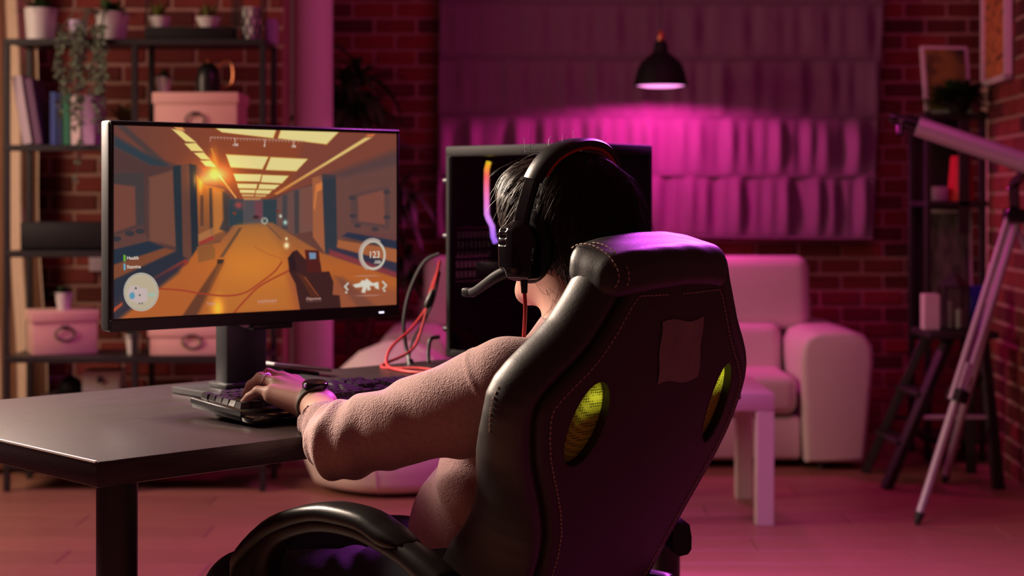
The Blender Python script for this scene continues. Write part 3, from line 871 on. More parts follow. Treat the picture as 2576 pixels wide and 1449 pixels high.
def build_telescope():
    o0 = Vector((1.78, 5.80, 0))
    t = thing('telescope', 'silver telescope tube on an aluminium tripod at the right edge', 'telescope', o0)
    q = lambda x, y, z: Vector((x, y, z)) - o0
    A, B = q(1.396, 5.62, 1.360), q(2.02, 5.50, 1.135)
    d = (B - A).normalized()
    part('tube', MB().tube([A, A + d * .003, B], [.030, .034, .034], 32), M['alu'], t)
    part('focuser', MB().tube([A - d * .085, A - d * .05, A - d * .05, A - d * .03, A - d * .03, A + d * .004], [.021, .021, .027, .027, .031, .031], 28), M['gloss'], t)
    part('eyepiece', MB().tube([A - d * .10, A - d * .08], [.014, .018], 20).tube([A - d * .06, A - d * .06 + Vector((-.004, -.02, -.05))], .012, 14), M['gloss'], t)
    part('finder_ring', MB().lathe([(.020, -.004), (.024, 0), (.020, .004)], A - d * .055, 24), M['silver'], t)
    hub = q(1.785, 5.78, 1.06)
    M0 = A + d * .385
    part('mount', bar(bar(MB(), hub, hub + Vector((-.015, -.03, .10)), .035, .03), hub + Vector((-.015, -.03, .10)), M0 - Vector((0, 0, .03)), .03, .03).rbox(hub + Vector((0, 0, -.01)), (.075, .075, .05), .01), M['gloss'], t)
    feet = [q(1.374, 5.54, 0), q(1.686, 6.36, 0), q(2.20, 5.62, 0)]
    for F in feet:
        ax = (hub - F).normalized(); side = ax.cross(Vector((0, 1, 0))).normalized() * .016
        if abs(ax.y) > .4: side = ax.cross(Vector((1, 0, 0))).normalized() * .014
        top = hub - ax * .01; midp = F + ax * (.47 if F is feet[0] else .5)
        up = MB()
        for s in (-1, 1): up.tube([midp - ax * .02 + side * s, top + side * s * 1.1], .0125, 12)
        part('upper_leg', up, M['alu'], t)
        part('lower_leg', MB().tube([F + ax * .035, midp + ax * .12], .0155, 14), M['alu'], t)
        part('leg_clamp', bar(MB(), midp - ax * .022, midp + ax * .022, .068, .045), M['blackpl'], t)
        part('rubber_foot', MB().tube([F, F + ax * .012, F + ax * .045], [.004, .012, .0175], 14), M['rubber'], t)
build_telescope()

# ================================================================== desk
DA = math.atan2(.694, .72)
UX = Vector((math.cos(DA), math.sin(DA), 0)); VX = Vector((-math.sin(DA), math.cos(DA), 0))
D0 = Vector((-.583, 2.2915, 0)); DT = 0.74
def D(u, v, z=DT): return D0 + UX * u + VX * v + Vector((0, 0, z))
def build_desk():
    t = thing('desk', 'dark wood desk with thick edge and black cylindrical legs', 'desk', D0, DA)
    part('table_top', MB().rbox((.7275, .3815, DT - .0185), (1.455, .763, .037), .0025, 2), M['desk'], t)
    part('edge_highlight', MB().box((.0005, .3815, DT - .0006), (.0045, .755, .0026)), M['bright'], t, False, label='thin painted highlight along the short edge')  # bevel highlight put in as a pale strip
    for x, y in ((.072, .070), (.072, .692), (1.30, .070), (1.38, .692)):
        if True:
            part('leg', MB().lathe([(.029, 0), (.030, .004), (.030, DT - .045), (.040, DT - .04), (.040, DT - .0375)], (x, y, 0), 32), M['blackmetal'], t)
build_desk()

# ------------------------------------------------------------------ monitor
MON_R = math.radians(39.57)
MON = thing('monitor', 'black monitor showing an orange corridor shooter game on the desk', 'monitor', (-.461, 3.01, DT + .0005), MON_R)
SX, SZ0, SZ1 = .299, .162, .4965
def build_monitor():
    part('housing', MB().rbox((0, .012, (SZ0 + SZ1) / 2 - .007), (.6145, .034, SZ1 - SZ0 + .032), .005, 3), M['darkgrey'], MON)
    part('bezel', MB().rbox((0, -.0055, SZ0 - .0125), (.611, .004, .021), .001, 1).rbox((0, -.0055, SZ1 + .004), (.611, .004, .007), .001, 1)
         .rbox((-SX - .003, -.0055, (SZ0 + SZ1) / 2), (.005, .004, SZ1 - SZ0 + .012), .001, 1).rbox((SX + .003, -.0055, (SZ0 + SZ1) / 2), (.005, .004, SZ1 - SZ0 + .012), .001, 1), M['blackpl'], MON)
    part('power_light', MB().rbox((.262, -.008, SZ0 - .0135), (.012, .002, .0035), .001, 2), emission_mat('power_led', (.8, .75, 1), 1.6), MON)
    part('sensor_housing', MB().rbox((0.02, .004, SZ0 - .028), (.085, .02, .012), .003), M['blackpl'], MON)
    part('stand_post', MB().rbox((.012, .098, .15), (.086, .045, .27), .004), M['darkgrey'], MON)
    part('stand_neck', MB().rbox((.012, .05, .30), (.08, .08, .07), .006), M['darkgrey'], MON)
    part('stand_collar', MB().rbox((.012, .098, .019), (.105, .07, .010), .004), M['darkgrey'], MON)
    R = Matrix.Translation((.075, .083, .007)) @ Matrix.Rotation(math.radians(4.4), 4, 'Z')
    part('base_plate', MB().rbox((0, 0, 0), (.31, .235, .013), .004, 2, R), M['darkgrey'], MON)
    em = MB()          # eye shaped silver emblem of two crescents on the post
    def cres(pts): em.prism(pts, .0730, .0752)
    cres([(-.010, .138), (.004, .146), (.020, .149), (.030, .147), (.018, .143), (.004, .138), (-.003, .133)])
    cres([(-.006, .131), (.004, .136), (.020, .141), (.031, .145), (.029, .137), (.020, .129), (.008, .126)])
    part('emblem', em, M['silver'], MON, False, label='small silver eye shaped emblem')
build_monitor()

# ------------------------------------------------------------------ keyboard
def build_keyboard():
    t = thing('keyboard', 'black mechanical keyboard under the left hand on the desk', 'keyboard', D(.355, .160, DT + .001), DA)
    R = Matrix.Translation((0, 0, .008)) @ Matrix.Rotation(math.radians(4.0), 4, 'X')
    part('body', MB().rbox((.222, .074, .006), (.450, .152, .018), .005, 2, R), M['blackpl'], t)
    part('side_trim', MB().rbox((-.0025, .074, .010), (.004, .150, .010), .0015, 1, R), M['darkgrey'], t, label='shiny dark metal side trim')
    part('front_lip', MB().rbox((.222, -.016, .004), (.450, .034, .012), .004, 2, R).rbox((.222, -.022, .011), (.20, .012, .003), .001, 1, R), M['gloss'], t)
    for x in (.06, .38):
        part('foot', MB().rbox((x, .135, .0065), (.04, .02, .013), .003), M['rubber'], t)
        part('foot', MB().rbox((x, .012, .004), (.05, .03, .008), .002), M['rubber'], t)
    k = MB(); w0, h0 = .0087, .0065
    vs = [(-w0, -w0, 0), (w0, -w0, 0), (w0, w0, 0), (-w0, w0, 0), (-h0, -h0 - .0005, .009), (h0, -h0 - .0005, .009), (h0, h0 + .001, .0095), (-h0, h0 + .001, .0095)]
    k.add(vs, [(0, 3, 2, 1), (4, 5, 6, 7), (0, 1, 5, 4), (1, 2, 6, 5), (2, 3, 7, 6), (3, 0, 4, 7)])
    me = make_mesh('key', k.v, k.f, M['key'], False)
    P = .0190
    rows = [[1, -1, 1, 1, 1, 1, -.5, 1, 1, 1, 1, -.5, 1, 1, 1, 1, -.3, 1, 1, 1],
            [1] * 13 + [2, -.3, 1, 1, 1, -.3, 1, 1, 1, 1],
            [1.5] + [1] * 12 + [1.5, -.3, 1, 1, 1, -.3, 1, 1, 1],
            [1.75] + [1] * 11 + [2.25, -3.6, 1, 1, 1, 1],
            [2.25] + [1] * 10 + [2.75, -1.3, 1, -1.3, 1, 1, 1],
            [1.25, 1.25, 1.25, 6.25, 1.25, 1.25, 1.25, 1.25, -.3, 1, 1, 1, -.3, 2, 1]]
    for r, row in enumerate(rows):
        x = .009; y = .130 - r * P - (0.004 if r else 0)
        for w in row:
            if w < 0: x += -w * P; continue
            o = link('key', me, t)
            xc = x + w * P / 2
            p = R @ Vector((xc, y, .0145))
            o.location = p; o.rotation_euler = (math.radians(4.0 + (2 - r) * 1.2), 0, 0)
            o.scale = ((w * P - .0012) / .0178, 1, 1)
            x += w * P
build_keyboard()

# ------------------------------------------------------------------ phone on a low rest
ph = thing('phone_rest', 'low black phone rest on the desk behind the keyboard', 'stand', D(.845, .690, DT + .0005), DA)
part('rest', MB().prism([(-.045, 0), (.045, 0), (.045, .010), (-.045, .024)], -.03, .03), M['blackpl'], ph, False)
ph = thing('smartphone', 'smartphone with pale edge lying tilted behind the keyboard', 'phone', D(.845, .690, DT + .0205), DA)
Rp = Matrix.Rotation(math.radians(8.8), 4, 'Y')
part('phone_body', MB().rbox((0, 0, .003), (.150, .074, .0075), .0035, 3, Rp), M['greycover'], ph)
part('phone_screen', MB().rbox((0, 0, .0068), (.144, .069, .0014), .0006, 1, Rp), M['gloss'], ph)

# ------------------------------------------------------------------ computer tower
PC_R = math.radians(-40)
PC = thing('computer_case', 'black computer tower with smoked glass side and lit strip on the desk', 'computer', (-.1508, 3.68, DT + .0005), PC_R)
def build_pc():
    Lx, Wy, Hz = .405, .235, .488
    mk = M['matteblack']
    part('top_panel', MB().rbox((Lx / 2, Wy / 2, Hz - .012), (Lx, Wy, .024), .004), mk, PC)
    part('bottom_panel', MB().rbox((Lx / 2, Wy / 2, .022), (Lx, Wy, .020), .004), mk, PC)
    for x in (.05, Lx - .05):
        for y in (.03, Wy - .03): part('foot', MB().cyl((x, y, 0), (x, y, .013), .013), M['rubber'], PC)
    part('side_panel', MB().rbox((Lx / 2, Wy - .004, Hz / 2 + .01), (Lx, .008, Hz - .04), .002, 1), mk, PC)
    rear = MB()                                                   # rear wall with open expansion slots
    rear.box((.004, Wy / 2, .105), (.006, Wy - .01, .15)).box((.004, Wy / 2, .385), (.006, Wy - .01, .16))
    rear.box((.004, .014, .24), (.006, .02, .14)).box((.004, .19, .24), (.006, .08, .14))
    for k in range(6): rear.box((.004, .09, .186 + k * .0225), (.006, .135, .007))
    part('rear_panel', rear, mk, PC, False)
    for k in range(5):
        g = MB()
        for j in range(9): g.box((.003, .030 + j * .0145, .197 + k * .0225), (.002, .004, .016))
        part('slot_cover', g, M['darkgrey'], PC, False)
    for x_, y_, w_ in ((Lx - .006, .008, .012), (.010, .008, .020), (Lx - .006, Wy - .008, .012)):
        part('pillar', MB().rbox((x_, y_, Hz / 2), (w_, .016, Hz - .04), .003, 1), mk, PC)
    part('glass_panel', MB().box((Lx / 2, .0015, Hz / 2 + .003), (Lx - .022, .003, Hz - .055)), M['glass'], PC, False)
    ms = MB()
    for i in range(24): ms.box((Lx - .003, .018 + i * .0087, Hz / 2), (.002, .0022, Hz - .05))
    for i in range(48): ms.box((Lx - .0035, Wy / 2, .035 + i * .0089), (.002, Wy - .03, .0022))
    part('front_mesh', ms, mk, PC, False)
    for k in range(3):
        zc = .10 + k * .135
        fan = MB().lathe([(.060, -.0125), (.062, 0), (.060, .0125), (.055, .0125), (.055, -.0125)], n=28)
        rot = Matrix.Translation((Lx - .032, Wy / 2 - .0, zc)) @ Matrix.Rotation(PI / 2, 4, 'Y')
        f2 = MB().add(fan.v, fan.f, rot)
        fo = part('fan', f2, M['blackpl'], PC)
        bl = MB()
        for j in range(7):
            a = j * 2 * PI / 7
            bl.add([(.012 * math.cos(a), .012 * math.sin(a), -.006), (.053 * math.cos(a + .25), .053 * math.sin(a + .25), -.008), (.053 * math.cos(a + .85), .053 * math.sin(a + .85), .006), (.012 * math.cos(a + .8), .012 * math.sin(a + .8), .004)], [(0, 1, 2, 3)], rot)
        part('fan_blade', bl, emission_mat('red_lit_blade', (1, .02, .06), .5), fo, False)
    part('motherboard', MB().box((.16, Wy - .025, .27), (.24, .004, .30)), M['matteblack'], PC, False)
    part('graphics_card', MB().rbox((.145, .145, .205), (.26, .12, .042), .004), M['blackpl'], PC)
    part('cooler', MB().rbox((.15, .15, .34), (.11, .10, .12), .008), M['blackpl'], PC)
    part('power_shroud', MB().rbox((.20, .12, .09), (.37, .20, .10), .004), M['matteblack'], PC)
    st = bpy.data.materials.new('rainbow_strip'); st.use_nodes = True
    nt = st.node_tree; nt.nodes.clear()
    tc = nt.nodes.new('ShaderNodeTexCoord'); sp = nt.nodes.new('ShaderNodeSeparateXYZ'); mr = nt.nodes.new('ShaderNodeMapRange')
    mr.inputs[1].default_value = .28; mr.inputs[2].default_value = .455
    cr_ = nt.nodes.new('ShaderNodeValToRGB'); e = nt.nodes.new('ShaderNodeEmission'); e.inputs[1].default_value = 6.5; out = nt.nodes.new('ShaderNodeOutputMaterial')
    el = cr_.color_ramp.elements
    el[0].position = 0; el[0].color = (.45, .2, 1, 1); el[1].position = 1; el[1].color = (.75, .75, .02, 1)
    for p_, c_ in ((.25, (.8, .35, 1, 1)), (.55, (1, .25, .55, 1)), (.80, (1, .18, .12, 1)), (.92, (1, .45, .03, 1))):
        x_ = el.new(p_); x_.color = c_
    nt.links.new(tc.outputs['Object'], sp.inputs[0]); nt.links.new(sp.outputs[2], mr.inputs[0]); nt.links.new(mr.outputs[0], cr_.inputs[0])
    nt.links.new(cr_.outputs[0], e.inputs[0]); nt.links.new(e.outputs[0], out.inputs[0])
    part('light_strip', MB().tube([(.104, .03, .452), (.098, .03, .435), (.097, .03, .40), (.098, .03, .335), (.102, .03, .326), (.114, .03, .308), (.117, .03, .285), (.124, .03, .272)], .0058, 8), st, PC)
    for z in (.41, .285, .075): part('thumb_screw', MB().cyl((-.012, .012, z), (.0, .012, z), .007, n=14), M['darkgrey'], PC)
build_pc()
def pcw(x, y, z): return Matrix.Translation((-.1508, 3.68, DT)) @ Matrix.Rotation(PC_R, 4, 'Z') @ Vector((x, y, z))
def cable(name, label, pts, r, m, plug=None):
    t = thing(name, label, 'cable', (pts[0][0], pts[0][1], 0))
    part('cable_run', MB().tube(smooth_path(pts, 8), r, 8), m, t, world=True)
    if plug: part('plug', MB().tube([pts[-1], Vector(pts[-1]) + (Vector(pts[-1]) - Vector(pts[-2])).normalized() * .02], r * 1.9, 10), M['blackpl'], t, world=True)
    return t
R_ = Vector
cable('power_cable', 'thick black cable arching from the back of the computer down to the desk',
      [(-.165, 3.695, .985), (-.200, 3.70, .965), (-.232, 3.70, .90), (-.245, 3.69, .83), (-.238, 3.68, .77), (-.230, 3.66, DT + .006)], .0045, M['blackcable'], True)
cable('black_cable', 'short black cable looping down close to the computer case',
      [(-.162, 3.66, .80), (-.182, 3.655, .795), (-.187, 3.65, .77), (-.186, 3.64, DT + .005)], .0045, M['blackcable'])
t = cable('red_cable', 'red braided cable hanging from the computer with black connector',
      [(-.163, 3.69, .97), (-.172, 3.69, .93), (-.190, 3.68, .87), (-.225, 3.65, .82), (-.268, 3.60, .78), (-.272, 3.55, .748), (-.235, 3.47, DT + .004), (-.19, 3.43, DT + .004), (-.10, 3.40, DT + .004)], .0032, M['redcable'])
part('connector', MB().tube([(-.178, 3.686, .905), (-.183, 3.684, .888), (-.190, 3.68, .872), (-.194, 3.678, .86)], [.004, .009, .009, .004], 10), M['blackpl'], t, world=True)
cable('red_cable', 'red braided cable lying in a loop on the desk behind the keyboard',
      [(-.166, 3.70, .955), (-.185, 3.69, .90), (-.200, 3.66, .83), (-.222, 3.61, .775), (-.285, 3.55, DT + .004), (-.20, 3.50, DT + .006), (-.14, 3.45, DT + .004), (-.06, 3.43, DT + .004)], .0032, M['redcable'])
cable('black_cable', 'thin black cable crossing behind the red cables',
      [(-.164, 3.70, .945), (-.178, 3.70, .88), (-.196, 3.69, .84), (-.224, 3.68, .79), (-.232, 3.66, DT + .004)], .0028, M['blackcable'])

# ================================================================== the picture on the screen (a flat print of light)
def build_screen():
    W, Hh = 560, 315
    # corner to corner mapping of the print's own drawing units
    src = np.array([(0, 0), (1, 0), (0, 1), (1, 1)], float)
    dst = np.array([(62, 75), (1905, 130), (55, 1350), (1890, 1275)], float)
    A = []; bvec = []
    for (x, y), (X, Y) in zip(src, dst):
        A.append([x, y, 1, 0, 0, 0, -X * x, -X * y]); bvec.append(X)
        A.append([0, 0, 0, x, y, 1, -Y * x, -Y * y]); bvec.append(Y)
    h = np.append(np.linalg.solve(np.array(A), np.array(bvec)), 1).reshape(3, 3)
    hi = np.linalg.inv(h)
    uu, vv = np.meshgrid(np.linspace(0, 1, W + 1), np.linspace(0, 1, Hh + 1))
    den = h[2, 0] * uu + h[2, 1] * vv + h[2, 2]
    gx = (h[0, 0] * uu + h[0, 1] * vv + h[0, 2]) / den
    gy = (h[1, 0] * uu + h[1, 1] * vv + h[1, 2]) / den
    img = np.zeros((Hh + 1, W + 1, 3)); img[:] = (106, 64, 54)
    def put(a, c):
        c = np.asarray(c, float)
        img[:] = img * (1 - a[..., None]) + (c if c.ndim == 3 else c[None, None]) * a[..., None]
    def poly(p, c, al=1.0, soft=8, c2=None, ax=None):
        d = poly_sd(gx, gy, p)
        a = np.clip(0.5 - d / soft, 0, 1) * al
        if c2 is not None:
            (x0, y0), (x1, y1) = ax
            t = np.clip(((gx - x0) * (x1 - x0) + (gy - y0) * (y1 - y0)) / ((x1 - x0) ** 2 + (y1 - y0) ** 2), 0, 1)[..., None]
            c = np.asarray(c) * (1 - t) + np.asarray(c2) * t
        put(a, c)
    def line(p, w, c, al=1.0):
        d = np.full(gx.shape, 1e9)
        for (ax, ay), (bx, by) in zip(p[:-1], p[1:]):
            ex, ey = bx - ax, by - ay
            t = np.clip(((gx - ax) * ex + (gy - ay) * ey) / (ex * ex + ey * ey + 1e-9), 0, 1)
            d = np.minimum(d, np.hypot(gx - ax - ex * t, gy - ay - ey * t))
        put(np.clip((w / 2 - d) / 3 + .5, 0, 1) * al, c)
    def glow(x, y, rx, ry, c, al, p=1.0):
        a = np.exp(-(((gx - x) / rx) ** 2 + ((gy - y) / ry) ** 2) ** p) * al
        img[:] = img + np.asarray(c)[None, None] * a[..., None]
    def ring(x, y, rx, ry, w, c, al=1.0, a0=None, a1=None):
        r = np.hypot((gx - x) / rx, (gy - y) / ry)
        a = np.clip((w / 2 - np.abs(r - 1) * min(rx, ry)) / 4 + .5, 0, 1) * al
        if a0 is not None:
            an = (np.degrees(np.arctan2(gy - y, gx - x)) - a0) % 360
            a = a * (an < (a1 - a0) % 360)
        put(a, c)
    def disc(x, y, rx, ry, c, al=1.0):
        r = np.hypot((gx - x) / rx, (gy - y) / ry)
        put(np.clip((1 - r) * min(rx, ry) / 4 + .5, 0, 1) * al, c)
    # ceiling
    poly([(40, 60), (1930, 110), (1930, 300), (1500, 410), (1110, 540), (1030, 575), (885, 575), (840, 545), (600, 350), (470, 335), (40, 190)], (112, 66, 56), c2=(150, 72, 42), ax=((80, 200), (800, 250)))
    poly([(1300, 110), (1930, 110), (1930, 320), (1200, 520)], (122, 68, 60), .6, 60)
    poly([(62, 60), (115, 60), (425, 345), (365, 345)], (62, 60, 62), .7, 20)
    poly([(62, 145), (62, 215), (300, 345), (420, 350)], (38, 62, 72), .9, 30)
    # left wall
    poly([(40, 215), (290, 345), (440, 350), (500, 950), (290, 850), (40, 910)], (84, 58, 54))
    poly([(40, 395), (250, 390), (255, 730), (40, 790)], (64, 60, 60), .8, 14)
    poly([(40, 460), (195, 480), (200, 735), (40, 790)], (122, 70, 56), 1, 16)
    poly([(40, 810), (240, 745), (280, 840), (40, 905)], (100, 64, 56))
    for (x, y) in ((160, 790), (225, 775), (75, 825)): disc(x, y, 30, 18, (38, 50, 56), .8)
    poly([(285, 420), (440, 372), (458, 880), (285, 838)], (122, 76, 60), 1, 20)
    poly([(440, 345), (492, 340), (500, 950), (458, 955)], (30, 48, 56), 1, 12)
    poly([(492, 340), (545, 332), (558, 1005), (500, 950)], (104, 66, 54))
    poly([(545, 330), (590, 340), (603, 1000), (558, 1010)], (30, 44, 52), 1, 12)
    # middle left, lit by the burst
    poly([(590, 400), (640, 470), (770, 500), (775, 830), (603, 880)], (186, 106, 44), c2=(126, 76, 52), ax=((680, 480), (700, 880)))
    poly([(615, 540), (635, 540), (635, 740), (612, 745)], (96, 62, 46), .9)
    poly([(672, 490), (690, 490), (694, 800), (675, 800)], (74, 60, 52))
    poly([(700, 500), (755, 515), (757, 780), (700, 800)], (200, 122, 56), .9, 14)
    poly([(758, 510), (806, 545), (806, 790), (735, 765), (765, 700)], (62, 58, 56), .9, 12)
    poly([(598, 800), (700, 750), (702, 830), (600, 860)], (196, 128, 74), .7, 12)
    poly([(600, 850), (695, 805), (706, 830), (610, 870)], (160, 50, 44), .9)
    # end of the corridor
    poly([(800, 565), (1112, 570), (1112, 735), (800, 745)], (84, 80, 82))
    poly([(800, 568), (890, 570), (890, 740), (800, 745)], (44, 64, 70), 1, 12)
    poly([(965, 580), (1018, 580), (1016, 700), (970, 700)], (132, 62, 74), .8, 24)
    poly([(1022, 570), (1112, 570), (1106, 735), (1022, 725)], (46, 64, 70), 1, 12)
    # right side
    poly([(1112, 560), (1230, 505), (1230, 800), (1112, 760)], (112, 78, 70))
    poly([(1150, 545), (1180, 535), (1178, 770), (1145, 760)], (60, 64, 68), .8, 14)
    poly([(1225, 505), (1345, 480), (1345, 780), (1225, 800)], (124, 82, 70))
    poly([(1225, 508), (1258, 504), (1255, 795), (1225, 800)], (66, 62, 64), .9, 12)
    poly([(1280, 505), (1335, 495), (1335, 750), (1280, 745)], (130, 80, 66), .9, 14)
    poly([(1345, 425), (1412, 405), (1425, 930), (1345, 820)], (172, 98, 62))
    poly([(1368, 470), (1418, 450), (1412, 500), (1375, 520), (1360, 640), (1352, 620)], (236, 136, 66), .9, 14)
    poly([(1410, 400), (1502, 405), (1505, 930), (1425, 930)], (48, 56, 64), 1, 14)
    poly([(1502, 405), (1930, 260), (1930, 900), (1600, 820), (1505, 850)], (112, 72, 64))
    poly([(1400, 420), (1930, 225), (1930, 330), (1560, 420)], (84, 64, 64), .7, 40)
    poly([(1595, 540), (1850, 480), (1850, 770), (1600, 730)], (92, 66, 64), .9, 24)
    poly([(1645, 550), (1820, 505), (1820, 740), (1645, 715)], (140, 80, 64), .9, 16)
    for (x, y) in ((1640, 745), (1755, 770), (1610, 680), (1835, 690), (1605, 560), (1835, 520)): disc(x, y, 24, 15, (62, 56, 60), .8)
    poly([(1600, 790), (1930, 800), (1930, 860), (1560, 800)], (112, 66, 64), .8, 14)
    poly([(1535, 815), (1575, 790), (1930, 855), (1930, 915)], (40, 50, 68), 1, 14)
    poly([(1510, 840), (1930, 910), (1930, 1010), (1500, 890)], (176, 100, 58), 1, 14)
    poly([(1480, 890), (1930, 1005), (1930, 1090), (1460, 910)], (50, 50, 68), 1, 16)
    poly([(1450, 900), (1930, 1070), (1930, 1110), (1450, 940)], (150, 56, 62), .8, 16)
    poly([(40, 900), (280, 842), (385, 885), (40, 1005)], (28, 48, 62), 1, 14)
    # floor
    poly([(830, 738), (1080, 722), (1200, 800), (1400, 925), (1930, 1110), (1930, 1320), (40, 1380), (40, 1250), (520, 1000), (600, 880), (740, 850)], (150, 96, 60), 1, 14, c2=(190, 100, 42), ax=((950, 740), (930, 960)))
    poly([(870, 742), (1045, 732), (1150, 900), (1200, 1300), (640, 1330), (770, 950)], (206, 126, 48), .55, 60)
    poly([(1180, 1060), (1930, 1180), (1930, 1320), (1260, 1320)], (152, 82, 58), .7, 60)
    poly([(1480, 1080), (1540, 1090), (1760, 1290), (1640, 1300)], (112, 66, 56), .6, 30)
    # stepped ledges at lower left
    poly([(40, 1000), (385, 886), (455, 908), (40, 1105)], (132, 74, 46), 1, 16)
    poly([(40, 1100), (455, 908), (525, 960), (40, 1230)], (34, 46, 58), 1, 16)
    poly([(300, 1090), (515, 960), (540, 985), (320, 1130)], (158, 52, 40), .9, 14)
    poly([(40, 1215), (500, 990), (470, 1050), (40, 1390)], (36, 44, 60), .9, 30)
    poly([(40, 1290), (110, 1240), (110, 1260), (40, 1320)], (210, 84, 44), .9, 10)
    poly([(590, 880), (690, 862), (708, 900), (706, 960), (600, 985)], (146, 88, 46), 1, 10)
    poly([(865, 755), (885, 755), (760, 950), (735, 950)], (92, 66, 50), .9, 10)
    poly([(722, 965), (767, 965), (752, 1000), (720, 995)], (38, 32, 34))
    poly([(720, 995), (765, 985), (585, 1340), (490, 1340)], (92, 54, 38), .85, 14)
    poly([(735, 1000), (765, 985), (600, 1340), (580, 1340)], (150, 82, 40), .6, 12)
    line([(1050, 740), (1135, 830)], 10, (112, 76, 60), .8)
    # lights
    Y = (248, 230, 150)
    for p in ([(710, 88), (1112, 98), (1090, 158), (760, 120)], [(1145, 104), (1520, 118), (1440, 198), (1125, 160)],
              [(785, 270), (1058, 285), (1018, 365), (815, 352)], [(1075, 288), (1315, 300), (1240, 378), (1042, 370)],
              [(832, 398), (1012, 402), (1000, 448), (850, 445)], [(1020, 405), (1190, 412), (1145, 460), (1010, 452)],
              [(855, 463), (985, 466), (978, 495), (862, 492)], [(1000, 466), (1130, 472), (1095, 500), (992, 497)],
              [(870, 503), (972, 505), (968, 525), (875, 523)], [(980, 505), (1080, 508), (1060, 530), (975, 527)]):
        cx_, cy_ = np.mean(p, 0)
        poly([((x - cx_) * 1.03 + cx_, (y - cy_) * 1.1 + cy_) for x, y in p], (226, 160, 60), .9, 8)
        poly(p, Y, 1, 7)
    poly([(882, 532), (965, 534), (962, 548), (888, 548)], (226, 180, 110)); poly([(972, 534), (1050, 536), (1035, 552), (970, 550)], (220, 170, 100))
    poly([(892, 554), (1015, 555), (1000, 572), (898, 572)], (206, 140, 84), .9)
    poly([(1695, 155), (1745, 152), (1500, 300), (1112, 538), (1092, 530), (1450, 310)], (242, 206, 120), 1, 8, c2=(220, 130, 60), ax=((1500, 300), (1100, 535)))
    poly([(1712, 134), (1765, 130), (1750, 147), (1700, 150)], (226, 120, 66))
    for p in ([(432, 98), (500, 112), (592, 188), (522, 182)], [(515, 196), (590, 192), (640, 248), (560, 245)], [(575, 258), (640, 255), (682, 302), (622, 300)], [(617, 310), (682, 308), (716, 350), (652, 346)]):
        poly(p, (250, 226, 130), 1, 8)
    poly([(442, 82), (500, 86), (520, 112), (470, 108)], (240, 160, 90))
    line([(740, 410), (845, 555)], 12, (240, 160, 84), .9)
    # burst
    glow(715, 410, 150, 110, (150, 70, 4), .8); glow(715, 405, 75, 48, (170, 105, 60), 1.2); glow(705, 330, 26, 90, (120, 70, 8), .9)
    glow(640, 440, 40, 30, (120, 80, 20), .9); glow(615, 480, 14, 40, (150, 90, 20), .8); glow(580, 440, 8, 40, (120, 70, 10), .8)
    line([(690, 230), (722, 330)], 12, (250, 170, 60), .6)
    glow(722, 1290, 36, 70, (110, 90, 10), 1.0); glow(930, 1000, 300, 160, (26, 16, 0), 1)
    # distant sparks and figures
    glow(862, 605, 26, 24, (130, 10, 0), 1); disc(835, 660, 12, 10, (140, 60, 40), .9); disc(975, 685, 20, 12, (60, 40, 36), .9); disc(1115, 645, 12, 8, (120, 50, 40), .9)
    for (x, y, r) in ((1172, 875, 16), (1165, 722, 13), (1135, 680, 9), (1172, 830, 8)): glow(x, y, r, r * 1.2, (140, 190, 170), .9)
    # cables
    def curve(p): return [tuple(q)[:2] for q in smooth_path([(x, y, 0) for x, y in p], 8)]
    line(curve([(345, 1155), (480, 1165), (620, 1190), (780, 1206), (900, 1185), (1000, 1120), (1090, 1050), (1140, 985)]), 11, (172, 60, 36), .9)
    line(curve([(825, 1320), (900, 1235), (1000, 1140), (1190, 1040)]), 12, (172, 60, 36), .9)
    line(curve([(960, 880), (1050, 930), (1130, 960), (1140, 990)]), 6, (180, 80, 40), .5)
    # weapon
    poly([(1180, 960), (1215, 915), (1240, 905), (1290, 965), (1392, 990), (1400, 1052), (1450, 1050), (1476, 1120), (1470, 1205), (1515, 1210), (1524, 1300), (1258, 1310), (1228, 1130), (1188, 1050)], (62, 32, 28), 1, 8)
    poly([(1292, 905), (1382, 910), (1396, 1055), (1305, 1055)], (84, 30, 24), 1, 8)
    poly([(1318, 922), (1364, 925), (1364, 965), (1322, 968)], (120, 152, 184), 1, 8)
    poly([(1240, 1060), (1300, 1080), (1370, 1210), (1330, 1220)], (92, 44, 28), .9, 8); line([(1290, 1090), (1380, 1215)], 5, (190, 90, 40), .8)
    poly([(1180, 960), (1215, 915), (1240, 1040), (1200, 1050)], (40, 24, 26), .8, 10)
    # overlay marks
    HUD = (214, 204, 184)
    disc(230, 1175, 112, 126, HUD); ring(230, 1175, 103, 116, 4, (150, 140, 120)); disc(230, 1175, 96, 109, (201, 184, 152))
    clip = np.hypot((gx - 230) / 95, (gy - 1175) / 108) < 1
    keep = img.copy()
    poly([(160, 1135), (215, 1130), (215, 1150), (270, 1150), (270, 1235), (225, 1255), (165, 1235), (140, 1190)], (212, 190, 184), 1, 6)
    disc(172, 1200, 18, 22, (96, 160, 184)); poly([(165, 1185), (180, 1172), (184, 1190)], (96, 160, 184)); poly([(272, 1185), (318, 1178), (318, 1205), (272, 1208)], (170, 200, 180), .9)
    for (x, y, r) in ((221, 1196, 6), (219, 1250, 5), (236, 1250, 5), (196, 1150, 7)): disc(x, y, r, r, (40, 74, 60), .9)
    img[:] = np.where(clip[..., None], img, keep)
    ring(1740, 942, 76, 92, 15, HUD); ring(1738, 940, 84, 100, 20, (200, 180, 166), .9, 110, 300)
    line([(118 + 7, 936), (118 + 7, 968)], 13, (120, 190, 50)); line([(125, 992), (125, 1026)], 13, (100, 176, 200))
